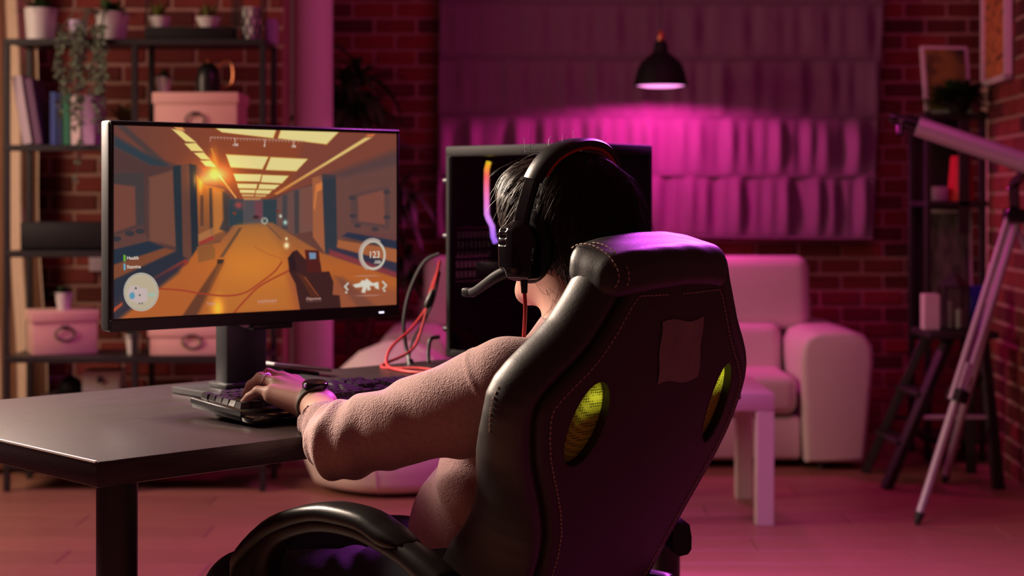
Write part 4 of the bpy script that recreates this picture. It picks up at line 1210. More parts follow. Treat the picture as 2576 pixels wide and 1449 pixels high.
    for y0 in (1082, 1212):
        a = np.exp(-((gx - 1700) / 80) ** 4) * np.clip(1 - np.abs(gy - (y0 - (gx - 1700) * .02)) / 6, 0, 1); put(a * .8, (210, 160, 146))
    poly([(1602, 1140), (1650, 1128), (1665, 1110), (1685, 1112), (1695, 1098), (1715, 1115), (1735, 1130), (1772, 1122), (1776, 1172), (1752, 1165), (1745, 1148), (1715, 1150), (1722, 1175), (1700, 1180), (1694, 1160), (1684, 1195), (1660, 1192), (1668, 1155), (1620, 1160)], (232, 226, 206), 1, 8)
    line([(1572, 1130), (1552, 1152), (1568, 1172)], 13, HUD); line([(1802, 1122), (1824, 1146), (1804, 1168)], 13, HUD)
    disc(1560, 1190, 8, 8, HUD); disc(1812, 1182, 8, 8, HUD)
    line([(682, 185), (682, 152), (1300, 178)], 4, (206, 160, 140), .9)
    for k in range(29):
        x = 690 + k * 21; y = 152 + (x - 682) * .042
        if x < 1380: line([(x, y), (x, y + 13)], 4, (214, 170, 150), .9 if x < 1260 else .5)
    for (x, y) in ((843, 160), (1037, 168), (1225, 178)): line([(x, y), (x, y + 32)], 6, (222, 180, 160))
    ring(1030, 711, 21, 22, 4, (220, 224, 206)); line([(1014, 711), (1030, 696), (1046, 711), (1030, 727), (1014, 711)], 4, (220, 224, 206), .8); ring(1030, 711, 26, 26, 5, (60, 60, 60), .5)
    for (x0, x1, y0, c) in ((980, 1096, 1262, (214, 160, 130)), (1296, 1395, 1250, (170, 130, 130)), (652, 700, 1272, (220, 160, 120))): line([(x0, y0), (x1, y0 - 4)], 4, c, .5)
    img = np.clip(img * .97 + np.array([4, 4, 6]), 0, 255) / 255
    lin = np.where(img <= .04045, img / 12.92, ((img + .055) / 1.055) ** 2.4)
    xs = (-SX + 2 * SX * uu).ravel(); zs = (SZ1 - (SZ1 - SZ0) * vv).ravel()
    V = np.stack([xs, np.full(xs.shape, -.0062), zs], 1)
    idx = np.arange((W + 1) * (Hh + 1)).reshape(Hh + 1, W + 1)
    Fq = np.stack([idx[:-1, :-1], idx[1:, :-1], idx[1:, 1:], idx[:-1, 1:]], -1).reshape(-1, 4)
    m = bpy.data.materials.new('screen_glow'); m.use_nodes = True
    nt = m.node_tree; bs = nt.nodes['Principled BSDF']
    at = nt.nodes.new('ShaderNodeAttribute'); at.attribute_name = 'picture'
    bs.inputs['Base Color'].default_value = (.004, .004, .004, 1); bs.inputs['Roughness'].default_value = .5
    nt.links.new(at.outputs['Color'], bs.inputs['Emission Color']); bs.inputs['Emission Strength'].default_value = .80
    me = make_mesh('screen', V, Fq, m, False)
    ca = me.color_attributes.new('picture', 'FLOAT_COLOR', 'POINT')
    ca.data.foreach_set('color', np.concatenate([lin.reshape(-1, 3), np.ones((lin.size // 3, 1))], 1).astype(np.float32).ravel())
    link('screen', me, MON)
    # lettering
    tm = emission_mat('hud_lettering', srgb(232, 214, 200), .9)
    def text(s, x, y, size, m=tm):
        q = hi @ np.array([x, y, 1.0]); u_, v_ = q[0] / q[2], q[1] / q[2]
        cu = bpy.data.curves.new('hud_text', 'FONT'); cu.body = s; cu.size = size; cu.resolution_u = 2; cu.offset = .0001
        to = bpy.data.objects.new('hud_tmp', cu); col.objects.link(to)
        dg = bpy.context.evaluated_depsgraph_get()
        me = bpy.data.meshes.new_from_object(to.evaluated_get(dg)); me.name = 'hud_text'
        bpy.data.objects.remove(to)
        me.materials.clear(); me.materials.append(m)
        o = link('hud_text', me, MON); o.rotation_euler = (PI / 2, 0, 0)
        o.location = (-SX + 2 * SX * u_, -.0068, SZ1 - (SZ1 - SZ0) * v_)
    text('Health', 138, 962, .0085); text('Stamina', 138, 1020, .0085)
    text('123', 1708, 962, .0185); text('/300', 1746, 1000, .0085)
    text('-100', 822, 212, .0070); text('0', 1028, 218, .0075); text('100', 1208, 222, .0070)
    dim = emission_mat('hud_lettering_dim', srgb(212, 160, 144), .8)
    text('Team', 650, 1264, .0075, dim); text('Leaderboard', 980, 1252, .0078, dim); text('Objectives', 1294, 1240, .0078, dim)
build_screen()

# ================================================================== gaming chair
CF = Vector((-.72, .69, 0)).normalized()            # the way the sitter faces
CR = Vector((CF.y, -CF.x, 0))                        # to the sitter's right
c_ = np.array(CF); r_ = np.array(CR); up_ = np.array([0, 0, 1.0])
REC = math.radians(15)
T_ = up_ * math.cos(REC) - c_ * math.sin(REC)
N_ = c_ * math.cos(REC) + up_ * math.sin(REC)
BPT = np.array([.174, 2.318, .87])
BB = BPT - T_ * (.40 / math.cos(REC))
CHZ = math.atan2(CF.y, CF.x) - PI / 2
CC = BB + c_ * .20                                   # seat centre
CHAIR = thing('gaming_chair', 'black leather gaming chair with lime mesh ovals and stitched back', 'chair', (CC[0], CC[1], 0), CHZ)
def back_coords(P):
    q = P - BB
    x = q @ r_; t = q @ T_; n = q @ N_
    return x, t, n - .5 * (t - .38) ** 2 - .55 * x ** 2
def back_point(x, t, n):
    return BB + r_ * x + T_ * t + N_ * (n + .5 * (t - .38) ** 2 + .55 * x ** 2)
half = [(.105, .578), (.128, .535), (.170, .470), (.209, .430), (.238, .395), (.243, .360), (.227, .300), (.195, .240), (.165, .180), (.150, .110), (.150, .03), (.150, -.03)]
def build_outline():
    pts = [(x, t, 0) for x, t in half]
    sm = [(p.x, p.y) for p in smooth_path([(.0, .585, 0), (.07, .584, 0)] + pts, 2)]
    rt = sm; lf = [(-x, t) for x, t in sm[::-1] if x > 1e-6]
    return rt + lf
OUT = build_outline()
CX0 = .022
def build_chair():
    lo, hi = BB + np.array([-.40, -.45, -.10]), BB + np.array([.50, .40, .76])
    ov = [(-.152, .357, .20), (.150, .357, .14)]
    def oval(x, t, o):
        dx, dt = x - o[0], t - o[1]; cs, sn = math.cos(o[2]), math.sin(o[2])
        a = dx * cs - dt * sn; b = dx * sn + dt * cs
        k = np.sqrt((a / .031) ** 2 + (b / .062) ** 2)
        return (k - 1) * .036
    def cushion(P):
        x, t, n = back_coords(P); x = x - CX0
        d2 = poly_sd(x, t, OUT)
        k_ = .042 * np.clip((.36 - t) / .26, 0, 1) ** 1.2; w = .024; dp = .036 + k_
        e1 = np.hypot(d2 - .006, (n + .010 - k_) * (w / dp)) - w
        slab = np.maximum(d2, np.abs(n + .006) - .028)
        d = smin(e1, slab, .012) * .85
        for o in ov: d = np.maximum(d, -oval(x, t, o))
        return np.maximum(d, t - .575)
    V, F = sdf_mesh(cushion, lo, hi, .0042)
    part('backrest', (V, F), M['leather'], CHAIR, world=True, angle=None)
    def panel(P):
        x, t, n = back_coords(P); x = x - CX0
        d2 = poly_sd(x, t, OUT) + .010
        q = np.maximum(d2 + .008, np.abs(n + .040) - .004)
        a = np.maximum(d2 + .008, 0); b = np.maximum(np.abs(n + .040) - .004, 0)
        d = np.minimum(q, 0) + np.hypot(a, b) - .008
        for o in ov: d = np.maximum(d, -oval(x, t, o))
        d = np.maximum(d, t - .572)
        return d * .9
    V, F = sdf_mesh(panel, lo, hi, .003)
    part('back_panel', (V, F), M['panelfab'], CHAIR, world=True, angle=None)
    def mp(x, t, n): return tuple(back_point(x + CX0, t, n))
    for o in ov:
        cs, sn = math.cos(o[2]), math.sin(o[2])
        def ofn(u, v, s=1.0):
            a = u * 2 * PI; A = .032 * v * math.cos(a); B = .063 * v * math.sin(a)
            return mp(o[0] + A * cs + B * sn, o[1] - A * sn + B * cs, -.0375 - .004 * (1 - v * v))
        part('mesh_insert', MB().grid(ofn, 40, 8), M['mesh'], CHAIR, world=True, label='lime green mesh oval')
        rim = [mp(o[0] + .0325 * math.cos(a) * cs + .0635 * math.sin(a) * sn, o[1] - .0325 * math.cos(a) * sn + .0635 * math.sin(a) * cs, -.0505) for a in np.linspace(0, 2 * PI, 49)]
        part('oval_rim', MB().tube(rim, .0022, 6, False), M['panelfab'], CHAIR, world=True)
    # headrest roll along the top
    def roll(P):
        x, t, n = back_coords(P); x = x - CX0
        sq = 1 - .25 * np.clip((np.abs(x) - .085) / .07, 0, 1) ** 2
        q = np.stack([np.abs(x + .020) - .112, np.abs(t - .572 + .02 * (x / .16) ** 2) - .008 * sq, np.abs(n + .012) - .026 * sq], 1)
        d = np.linalg.norm(np.maximum(q, 0), axis=1) + np.minimum(q.max(1), 0) - .0225
        return (d + .0012 * noise3(P, 60, 3)) * .9
    V, F = sdf_mesh(roll, lo + np.array([0, 0, .4]), hi, .0038)
    part('headrest', (V, F), M['leather'], CHAIR, world=True, angle=None)
    # stitches
    st = MB()
    def stitch(path, L=.0048, gap=.0030, w=.0010):
        acc = 0.0; P = [Vector(p) for p in path]
        segs = [(P[i + 1] - P[i]).length for i in range(len(P) - 1)]; tot = sum(segs)
        def at(s):
            for i, l in enumerate(segs):
                if s <= l: return P[i] + (P[i + 1] - P[i]) * (s / max(l, 1e-9))
                s -= l
            return P[-1]
        while acc + L < tot:
            st.tube([at(acc), at(acc + L)], w, 4); acc += L + gap
    def offset(d):
        out = []
        n = len(OUT)
        for i in range(n):
            a = Vector((*OUT[i - 1], 0)); b = Vector((*OUT[(i + 1) % n], 0)); tn = (b - a).normalized()
            out.append((OUT[i][0] - tn.y * d * -1 * -1, OUT[i][1] + tn.x * d * -1 * -1))
        return out
    ins = offset(.026)
    if abs(ins[10][0]) > abs(OUT[10][0]): ins = offset(-.026)
    stitch([mp(x, min(t, .536), -.0530) for x, t in ins])
    ous = []
    for i in range(len(OUT)):
        x, t = OUT[i]
        if x < -.1 and t > .33: ous.append((x, t))
    stitch([mp(x - .0312, t + .002, -.008) for x, t in ous])
    for xe in (-.105, -.122):
        pr = []
        for a in np.linspace(-2.6, 1.2, 40):
            pr.append(mp(xe - .020, .572 - .010 + (.031) * math.sin(-a + 0) * (1 if xe > -.115 else .95), -.012 - .0492 * math.cos(a) * (1 if xe > -.115 else .97)))
        stitch(pr)
    part('stitching', st, M['thread'], CHAIR, world=True, kind='stuff')
    # worn patch on the back
    pf = lambda u, v: mp(-.042 + .098 * u + .010 * (1 - v) + .002 * math.sin(9 * v), .408 + .090 * v + .003 * math.sin(7 * u), -.0532 + .0004 * math.sin(25 * u) * math.sin(13 * v))
    part('patch', MB().grid(pf, 14, 12), M['patch'], CHAIR, world=True, label='square grey residue patch of old tape')
    # seat, arms and base: chair-local coordinates (y forward)
    part('seat', MB().rbox((0, .06, .435), (.50, .50, .085), .035, 4), M['leather'], CHAIR)
    for s in (-1, 1):
        part('seat_bolster', MB().rbox((s * .235, .07, .465), (.07, .46, .075), .03, 4), M['leather'], CHAIR)
    part('gas_lift', MB().cyl((0, .04, .10), (0, .04, .40), .028), M['blackmetal'], CHAIR)
    part('tilt_plate', MB().rbox((0, .04, .385), (.20, .26, .03), .005), M['blackmetal'], CHAIR)
    for k in range(5):
        a = k * 2 * PI / 5 + .3
        e = Vector((.31 * math.cos(a), .04 + .31 * math.sin(a), .085))
        part('base_spoke', bar(MB(), Vector((0, .04, .12)), e, .035, .045), M['blackpl'], CHAIR)
        ca = MB()
        for s in (-.014, .014):
            n = Vector((-math.sin(a), math.cos(a), 0)) * s
            c0 = e + Vector((0, 0, -.055)) + n
            ca.cyl(c0 - n * .35, c0 + n * .35, .030, n=18)
        ca.cyl(e + Vector((0, 0, -.055)), e, .008, n=8)
        part('castor', ca, M['blackpl'], CHAIR)
    y0 = (BPT - CC) @ c_ + .029                                          # forward offset of the profile's origin
    top = [(.060, .612), (.105, .633), (.145, .646), (.185, .655), (.225, .668), (.285, .671), (.330, .667), (.390, .651), (.445, .627), (.500, .585), (.530, .545), (.540, .48), (.53, .42)]
    bot = [(.055, .560), (.100, .588), (.145, .612), (.190, .625), (.235, .634), (.285, .636), (.335, .630), (.385, .615), (.420, .597), (.440, .570), (.447, .540), (.45, .48), (.44, .42)]
    for s in (-1, 1):
        tp = smooth_path([(a, b, 0) for a, b in top], 3); bp_ = smooth_path([(a, b, 0) for a, b in bot], 3)
        fm = MB(); wv = .024
        ring_n = 10
        vs = []; fs = []
        for a, b in zip(tp, bp_):
            A = Vector((0, a.x + y0, a.y)); B = Vector((0, b.x + y0, b.y)); mid = (A + B) / 2; hv = (A - B) / 2
            for k in range(ring_n):
                an = 2 * PI * k / ring_n
                cx = math.copysign(abs(math.cos(an)) ** .6, math.cos(an)); sy = math.copysign(abs(math.sin(an)) ** .6, math.sin(an))
                vs.append(tuple(mid + hv * sy + Vector(((-.275 if s < 0 else .222) + cx * wv, 0, -.006))))
        nn = len(tp)
        for i in range(nn - 1):
            for k in range(ring_n):
                fs.append((i * ring_n + k, i * ring_n + (k + 1) % ring_n, (i + 1) * ring_n + (k + 1) % ring_n, (i + 1) * ring_n + k))
        fs += [tuple(range(ring_n))[::-1], tuple((nn - 1) * ring_n + k for k in range(ring_n))]
        part('armrest', fm.add(vs, fs), M['armpad'], CHAIR, angle=60)
        pd = MB(); vs = []; fs = []; sel = tp[5:32]
        for i, a in enumerate(sel):
            b = bp_[5 + i]
            A = Vector((0, a.x + y0, a.y)); B = Vector((0, b.x + y0, b.y)); hv = (A - B).normalized()
            f = math.sin(PI * min(1, (i + .6) / 5) / 2) * math.sin(PI * min(1, (len(sel) - i - .4) / 5) / 2)
            for k in range(12):
                an = 2 * PI * k / 12
                cx = math.copysign(abs(math.cos(an)) ** .7, math.cos(an)); sy = math.copysign(abs(math.sin(an)) ** .7, math.sin(an))
                vs.append(tuple(A + hv * (-.006 + .015 * sy * f) + Vector(((-.275 if s < 0 else .222) + cx * .0295 * (.5 + .5 * f), 0, -.006))))
        for i in range(len(sel) - 1):
            for k in range(12):
                fs.append((i * 12 + k, i * 12 + (k + 1) % 12, (i + 1) * 12 + (k + 1) % 12, (i + 1) * 12 + k))
        fs += [tuple(range(12))[::-1], tuple((len(sel) - 1) * 12 + k for k in range(12))]
        part('arm_pad', pd.add(vs, fs), M['armpad'], CHAIR, angle=60)
        part('arm_bracket', MB().rbox((-.245 if s < 0 else .20, .07, .42), (.06, .42, .025), .006), M['blackmetal'], CHAIR)
        part('recline_bracket', MB().rbox((s * .195, -.17, .46), (.03, .10, .14), .01), M['blackpl'], CHAIR)
build_chair()

# ================================================================== the player
HC = np.array([.084, 2.43, 1.066])
hf = np.array([-.74, .67, 0]); hf /= np.linalg.norm(hf)
hl = np.array([-hf[1], hf[0], 0])                    # to the person's left
HA = np.stack([hf, hl, up_])
def hp(f, s, z): return HC + hf * f + hl * s + up_ * z
CS = np.array([.090, 2.42, .880]); CHP = CS + c_ * .15 + np.array([0, 0, -.40])
SL = CS - r_ * .148 + np.array([0, 0, -.035]); SR = CS + r_ * .148 + np.array([0, 0, -.035])
EL = np.array([-.250, 2.42, .750]); WL = np.array([-.323, 2.655, .776])
ER = np.array([.085, 2.78, .735]); WR = np.array([-.04, 2.985, .778])
hd = np.array([-.78, .62, 0]); hd /= np.linalg.norm(hd); hr = np.array([hd[1], -hd[0], 0])
def desk_sd(P):
    q = P - np.array(D0)
    u = q @ np.array(UX); v = q @ np.array(VX); z = P[:, 2]
    a = np.stack([np.abs(u - .7275) - .7275, np.abs(v - .3815) - .3815, np.abs(z - .7205) - .021], 1)
    return np.linalg.norm(np.maximum(a, 0), axis=1) + np.minimum(a.max(1), 0)

PERSON = thing('person', 'seated person in rose knit sweater and dark jeans typing, seen from behind', 'person', (CC[0], CC[1], 0))

def fingers():
    A = lambda a, b, z: WL + hd * a + hr * b + np.array([0, 0, z - .789])
    F = []
    for (a, b, zs, ln, rr) in ((.066, -.031, (.806, .806, .795, .785), (.030, .018, .011), .0078), (.077, -.011, (.817, .825, .811, .793), (.037, .022, .012), .0085),
                               (.080, .011, (.821, .829, .815, .794), (.040, .024, .012), .0088), (.077, .032, (.817, .823, .809, .792), (.036, .022, .012), .0085)):
        x = a; pts = [A(x, b, zs[0])]
        for k in range(3):
            x += ln[k]; pts.append(A(x, b * (1 + .10 * (k + 1)), zs[k + 1]))
        F.append((pts, rr))
    th = [A(.018, .024, .786), A(.048, .046, .790), A(.072, .056, .788), A(.092, .055, .785)]
    return F, th
FING, THUMB = fingers()

def hand_sd(P):
    d = cone(P, WL - hd * .02, WL, .0255, .0245)
    for i, (pts, rr) in enumerate(FING):
        d = smin(d, cone(P, WL + hr * (i - 1.5) * .010, pts[0], .018, rr + .0035), .012)
    d = smin(d, cone(P, WL + hd * .012 - hr * .014 - up_ * .004, FING[0][0][0] - up_ * .008, .017, .0115), .012)
    d = smin(d, cone(P, WL + hr * .012, THUMB[1], .018, .013), .014)
    f = None
    for pts, rr in FING:
        g = cone(P, pts[0], pts[1], rr + .002, rr + .0005)
        g = smin(g, cone(P, pts[1], pts[2], rr, rr - .0008), .004)
        g = smin(g, cone(P, pts[2], pts[3], rr - .0008, rr - .0018), .004)
        f = g if f is None else np.minimum(f, g)
    d = smin(d, f, .005)
    t = smin(cone(P, THUMB[1], THUMB[2], .0115, .0105), cone(P, THUMB[2], THUMB[3], .0105, .008), .005)
    return smin(d, t, .006)
def right_hand_sd(P):
    hd2 = (WR - ER); hd2[2] = 0; hd2 = hd2 / np.linalg.norm(hd2); hr2 = np.array([hd2[1], -hd2[0], 0])
    d = cone(P, WR - hd2 * .02, WR, .0255, .0245); f = None
    for i, (b, L) in enumerate(((-.031, .070), (-.011, .082), (.011, .076), (.032, .060))):
        m = WR + hd2 * .078 + hr2 * b + up_ * .008
        d = smin(d, cone(P, WR + hr2 * (i - 1.5) * .01, m, .017, .012), .012)
        g = smin(cone(P, m, m + hd2 * L * .5 + up_ * .004, .0105, .009), cone(P, m + hd2 * L * .5 + up_ * .004, m + hd2 * L - up_ * .026, .009, .0068), .004)
        f = g if f is None else np.minimum(f, g)
    d = smin(d, f, .005)
    return smin(d, cone(P, WR - hr2 * .012, WR + hd2 * .06 - hr2 * .05 - up_ * .012, .017, .0085), .01)

def head_sd(P):
    d = ell(P, hp(-.014, 0, .022), HA, (.090, .072, .088))
    d = smin(d, ell(P, hp(.030, 0, -.028), HA, (.064, .058, .086)), .03)
    d = smin(d, cone(P, hp(.02, 0, -.072), hp(.080, 0, -.098), .040, .020), .03)
    d = smin(d, ell(P, hp(.060, .036, -.025), HA, (.026, .022, .030)), .02)
    d = smin(d, ell(P, hp(.060, -.036, -.025), HA, (.026, .022, .030)), .02)
    d = smin(d, cone(P, hp(.092, 0, .016), hp(.114, 0, -.020), .006, .0105), .012)
    for s in (1, -1):
        d = -smin(-d, ell(P, hp(.100, s * .030, .010), HA, (.014, .017, .011)), .010)
        d = smin(d, cone(P, hp(.090, s * .015, .028), hp(.078, s * .048, .026), .006, .005), .012)
        d = smin(d, ell(P, hp(-.004, s * .074, -.008), HA, (.018, .009, .031)), .006)
    d = smin(d, ell(P, hp(.096, 0, -.052), HA, (.009, .022, .0055)), .006)
    d = smin(d, ell(P, hp(.093, 0, -.062), HA, (.010, .019, .0065)), .006)
    return d
def near(fn, P, c, r):
    m = ((P - c) ** 2).sum(1) < r * r
    d = np.full(len(P), .5)
    if m.any(): d[m] = fn(P[m])
    return np.where(m, d, np.maximum(np.linalg.norm(P - c, axis=1) - r * .8, .02))
def body_sd(P):
    d = near(head_sd, P, HC - up_ * .01, .20)
    d = smin(d, cone(P, hp(-.022, 0, -.055), CS - c_ * .01, .050, .056), .030)
    d = smin(d, cone(P, SL, SR, .045, .045), .05)
    d = smin(d, cone(P, CS + np.array([0, 0, -.05]), CHP + up_ * .02, .075, .085), .05)
    for s, e, w in ((SL, EL, WL), (SR, ER, WR)):
        d = smin(d, cone(P, s, e, .042, .036), .03)
        d = smin(d, cone(P, e, w, .037, .0255), .02)
    d = smin(d, near(hand_sd, P, WL + hd * .07, .18), .008)
    d = smin(d, near(right_hand_sd, P, WR + (WR - ER) * .3, .18), .008)
    return np.maximum(d, -desk_sd(P) + .0005)
V, F = sdf_mesh(body_sd, (-.53, 2.20, .40), (.32, 3.16, 1.22), .0030)
part('body', (V, F), M['skin'], PERSON, world=True, angle=None)
for s in (1, -1):
    eb = MB().lathe([(.0001, -.011), (.006, -.0095), (.0098, -.005), (.011, 0), (.0098, .005), (.006, .0095), (.0001, .011)], n=16)
    eb.v = [tuple(np.array(v) + hp(.080, s * .030, .010)) for v in eb.v]
    part('eye', eb, M['gloss'], PERSON, world=True)

# ------------------------------------------------------------------ sweater
TA, TB = CS + np.array([0, 0, -.075]) + c_ * .012, CHP + np.array([0, 0, .045]) + c_ * .03 - r_ * .01
tax = (TB - TA) / np.linalg.norm(TB - TA); tdep = np.cross(tax, r_)
TR = np.stack([r_ / 1.42, tdep, tax]); FS = 1.0 if tdep @ c_ > 0 else -1.0
def sweater_sd(P):
    q = (P - TA) @ TR.T; L = np.linalg.norm(TB - TA)
    t = np.clip(q[:, 2] / L, 0, 1)
    rad = .098 - .010 * np.sin(PI * t) + .012 * t
    d = (np.linalg.norm(q - np.stack([0 * t, 0 * t, t * L], 1), axis=1) - rad)
    q2 = q - np.array([0, 0, 0]) - np.outer(np.ones(len(q)), np.array([0, FS * .050, 0]))
    q2[:, 0] *= 1.12; t2 = np.clip(q2[:, 2] / L, .22, .98)
    d = smin(d, np.linalg.norm(q2 - np.stack([0 * t2, 0 * t2, t2 * L], 1), axis=1) - (.078 + .010 * np.sin(3 * t2)), .05)
    d = smin(d, cone(P, SL + r_ * .02, SR - r_ * .02, .056, .056), .05)
    d = smin(d, cone(P, CS + up_ * -.03, CS + up_ * .020 - c_ * .006, .075, .062), .030)
    wr = noise3(P, 34, 5)
    ax = (EL - SL) / np.linalg.norm(EL - SL)
    s1 = (P - SL) @ ax
    ua = cone(P, SL, EL, .062, .048)
    ua = smin(ua, cone(P, SL - up_ * .022 + (EL - SL) * .15, EL - up_ * .002, .056, .047), .03)
    ua = ua - .0022 * np.exp(-((s1 - .012 - .35 * (P @ up_ - SL[2])) / .0038) ** 2)
    ua = ua + .0042 * np.sin(s1 * 130 + 2.2 * wr + (P[:, 2] - .8) * 40) * np.exp(-((s1 - .30) / .07) ** 2) + .0022 * noise3(P, 48, 8)
    fx = (WL - EL) / np.linalg.norm(WL - EL); LF = np.linalg.norm(WL - EL)
    s2 = (P - EL) @ fx
    fa = cone(P, EL, EL + fx * LF * .74 - up_ * .014, .047, .038)
    fa = fa + .0036 * np.sin(s2 * 105 + 1.8 * wr - (P[:, 2] - .75) * 55) * np.exp(-((s2 - .07) / .075) ** 2)
    fa = fa + .0015 * np.sin(s2 * 420) * (s2 > LF * .57)
    fa = np.maximum(fa, s2 - LF * .70 + .75 * ((P - EL) @ up_ - .02))
    d = smin(d, smin(ua, fa, .022), .040)
    bx = (WR - ER) / np.linalg.norm(WR - ER)
    d = smin(d, smin(cone(P, SR, ER, .057, .052), cone(P, ER, ER + bx * .20, .050, .040), .02), .035)
    # folds gathered at the waist
    zt = (P - TA) @ tax
    d = d + .0085 * np.sin(zt * 62 + (P @ r_) * 34 + 2.2 * noise3(P, 14, 2)) * np.exp(-((zt - .25) / .14) ** 2) * (1 - np.exp(-np.maximum(0, np.minimum(ua, fa)) / .03))
    d = d + .0028 * np.sin((P @ r_) * 90 - zt * 45 + 2 * wr) * np.exp(-((zt - .10) / .10) ** 2)
    d = np.maximum(d, -(cone(P, hp(-.022, 0, -.055), CS - c_ * .01 + up_ * .0, .052, .053)))
    d = np.maximum(d, -(cone(P, EL + fx * LF * .50 - up_ * .008, WL, .0330, .033)))
    return np.maximum(d, -desk_sd(P) + .0005)
V, F = sdf_mesh(sweater_sd, (-.42, 2.20, .38), (.36, 3.02, .97), .0034)
part('sweater', (V, F), M['sweater'], PERSON, world=True, angle=None)

# ------------------------------------------------------------------ jeans and shoes
HIPL = CHP - r_ * .085 + up_ * .02; HIPR = CHP + r_ * .085 + up_ * .02
KL = np.array([-.412, 2.545, .490]); KR = np.array([-.335, 2.715, .525])
AL = np.array([-.43, 2.80, .09]); AR = np.array([-.20, 2.95, .09])
def jeans_sd(P):
    wr = noise3(P, 40, 9)
    d = cone(P, HIPL, HIPR, .105, .105)
    for h, k, a in ((HIPL, KL, AL), (HIPR, KR, AR)):
        ax = (k - h) / np.linalg.norm(k - h); s = (P - h) @ ax
        th = cone(P, h, k, .092, .066) + .004 * np.sin(s * 95 + 2.5 * wr) * np.exp(-((s - .12) / .09) ** 2)
        d = smin(d, th, .05)
        d = smin(d, cone(P, k, a, .064, .050), .03)
    return d
V, F = sdf_mesh(jeans_sd, (-.60, 2.25, .03), (.22, 3.10, .66), .0046)
part('jeans', (V, F), M['jeans'], PERSON, world=True, angle=None)
for a in (AL, AR):
    fd = np.array([-.5, .87, 0])
    sh = MB().rbox((0, 0, 0), (.085, .25, .07), .03, 3, Matrix.Translation(a + fd * .06 - up_ * .053) @ Matrix.Rotation(math.atan2(fd[1], fd[0]) - PI / 2, 4, 'Z'))
    part('shoe', sh, M['rubber'], PERSON, world=True)

# ------------------------------------------------------------------ hair
def hair_sd(P, groove=True):
    q = (P - HC) @ HA.T
    d = ell(P, hp(-.016, 0, .012), HA, (.095, .081, .099))
    d = smin(d, ell(P, hp(.048, .012, .050), HA, (.056, .062, .050)), .02)
    d = smin(d, ell(P, hp(.058, .048, .022), HA, (.032, .024, .046)), .02)
    d = smin(d, ell(P, hp(.055, -.050, .022), HA, (.034, .026, .046)), .02)
    d = smin(d, ell(P, hp(-.058, -.01, -.050), HA, (.056, .066, .070)), .03)
    d = smin(d, ell(P, hp(-.052, 0, -.105), HA, (.036, .048, .040)), .03)
    if groove:
        an = np.arctan2(q[:, 1], q[:, 0] + .045)
        g = np.sin(an * 46 + 1.3 * np.sin(q[:, 2] * 40) + 2 * noise3(P, 30, 4)) + .6 * np.sin(an * 91 + 3 * noise3(P, 50, 6))
        d = d + .0016 * g + .003 * noise3(P, 26, 11)
    face = ell(P, hp(.125, 0, -.062), HA, (.078, .095, .078))
    d = -smin(-d, face, .008)
    return d
V, F = sdf_mesh(hair_sd, HC + np.array([-.19, -.19, -.18]), HC + np.array([.19, .19, .16]), .0026)
HAIR = part('hair', (V, F), M['hair'], PERSON, world=True, angle=None)
def hair_strands():
    n = 2600
    g = np.random.default_rng(3)
    th = g.uniform(-PI, PI, n); ph = g.uniform(.02, 1, n)
    crown = hp(-.045, 0, .105)
    p = np.stack([-.045 + .10 * ph * np.cos(th) * 1.1, .08 * ph * np.sin(th), .11 - .10 * ph ** 2], 1) @ HA + HC
    def project(p, off):
        for _ in range(3):
            e = .0015
            d = hair_sd(p, False)
            gr = np.stack([(hair_sd(p + np.eye(3)[k] * e, False) - d) / e for k in range(3)], 1)
            gr /= np.linalg.norm(gr, axis=1)[:, None] + 1e-9
            p = p - gr * (d - off)[:, None]
        return p, gr
    off = np.abs(g.normal(0, .0013, n)) + .0006
    p, gr = project(p, off)
    steps = 11; pts = [p]
    fly = (g.uniform(0, 1, n) < .085)
    curl = g.normal(0, 1, (n, 3)); fo = off.copy()
    for k in range(steps):
        out = p - crown; out[:, 2] *= .4
        v = out / (np.linalg.norm(out, axis=1)[:, None] + 1e-6) * .75 - up_ * .75 + .16 * curl
        v -= gr * (v * gr).sum(1)[:, None]
        v /= np.linalg.norm(v, axis=1)[:, None] + 1e-9
        p = p + v * .0092
        fo = np.where(fly, fo + .0021 * (k / steps + .35), off * (1 + .1 * k))
        p, gr = project(p, fo)
        p = p + np.where(fly[:, None], .0012 * np.sin(k * 1.3 + curl * 5), 0)
        pts.append(p)
    pts = np.stack(pts, 1)
    mb = MB()
    for i in range(n):
        r0 = .00050 if not fly[i] else .00024
        mb.tube(pts[i], [r0] * steps + [r0 * .3], 3, False)
    wisps = MB()
    for i in range(46):                                    # loose wisps at nape and crown
        if i % 2:
            b = hp(g.uniform(-.055, .0), g.uniform(.03, .062), -.085); dv = np.array([0, 0, -1.0]) + .3 * g.normal(size=3)
            L = g.uniform(.03, .075)
        else:
            b = hp(g.uniform(-.04, .06), g.uniform(-.03, .05), .112); dv = hf * .5 + up_ * .6 + .7 * g.normal(size=3); L = g.uniform(.02, .045)
        q = [b]; cv = g.normal(size=3) * .9
        for k in range(7):
            dv = dv + cv * .12; q.append(q[-1] + dv / np.linalg.norm(dv) * L / 7)
        wisps.tube(q, .00025, 3, False)
    mb.add(wisps.v, wisps.f)
    part('hair_strands', mb, M['hair'], HAIR, world=True, angle=None, kind='stuff')
hair_strands()

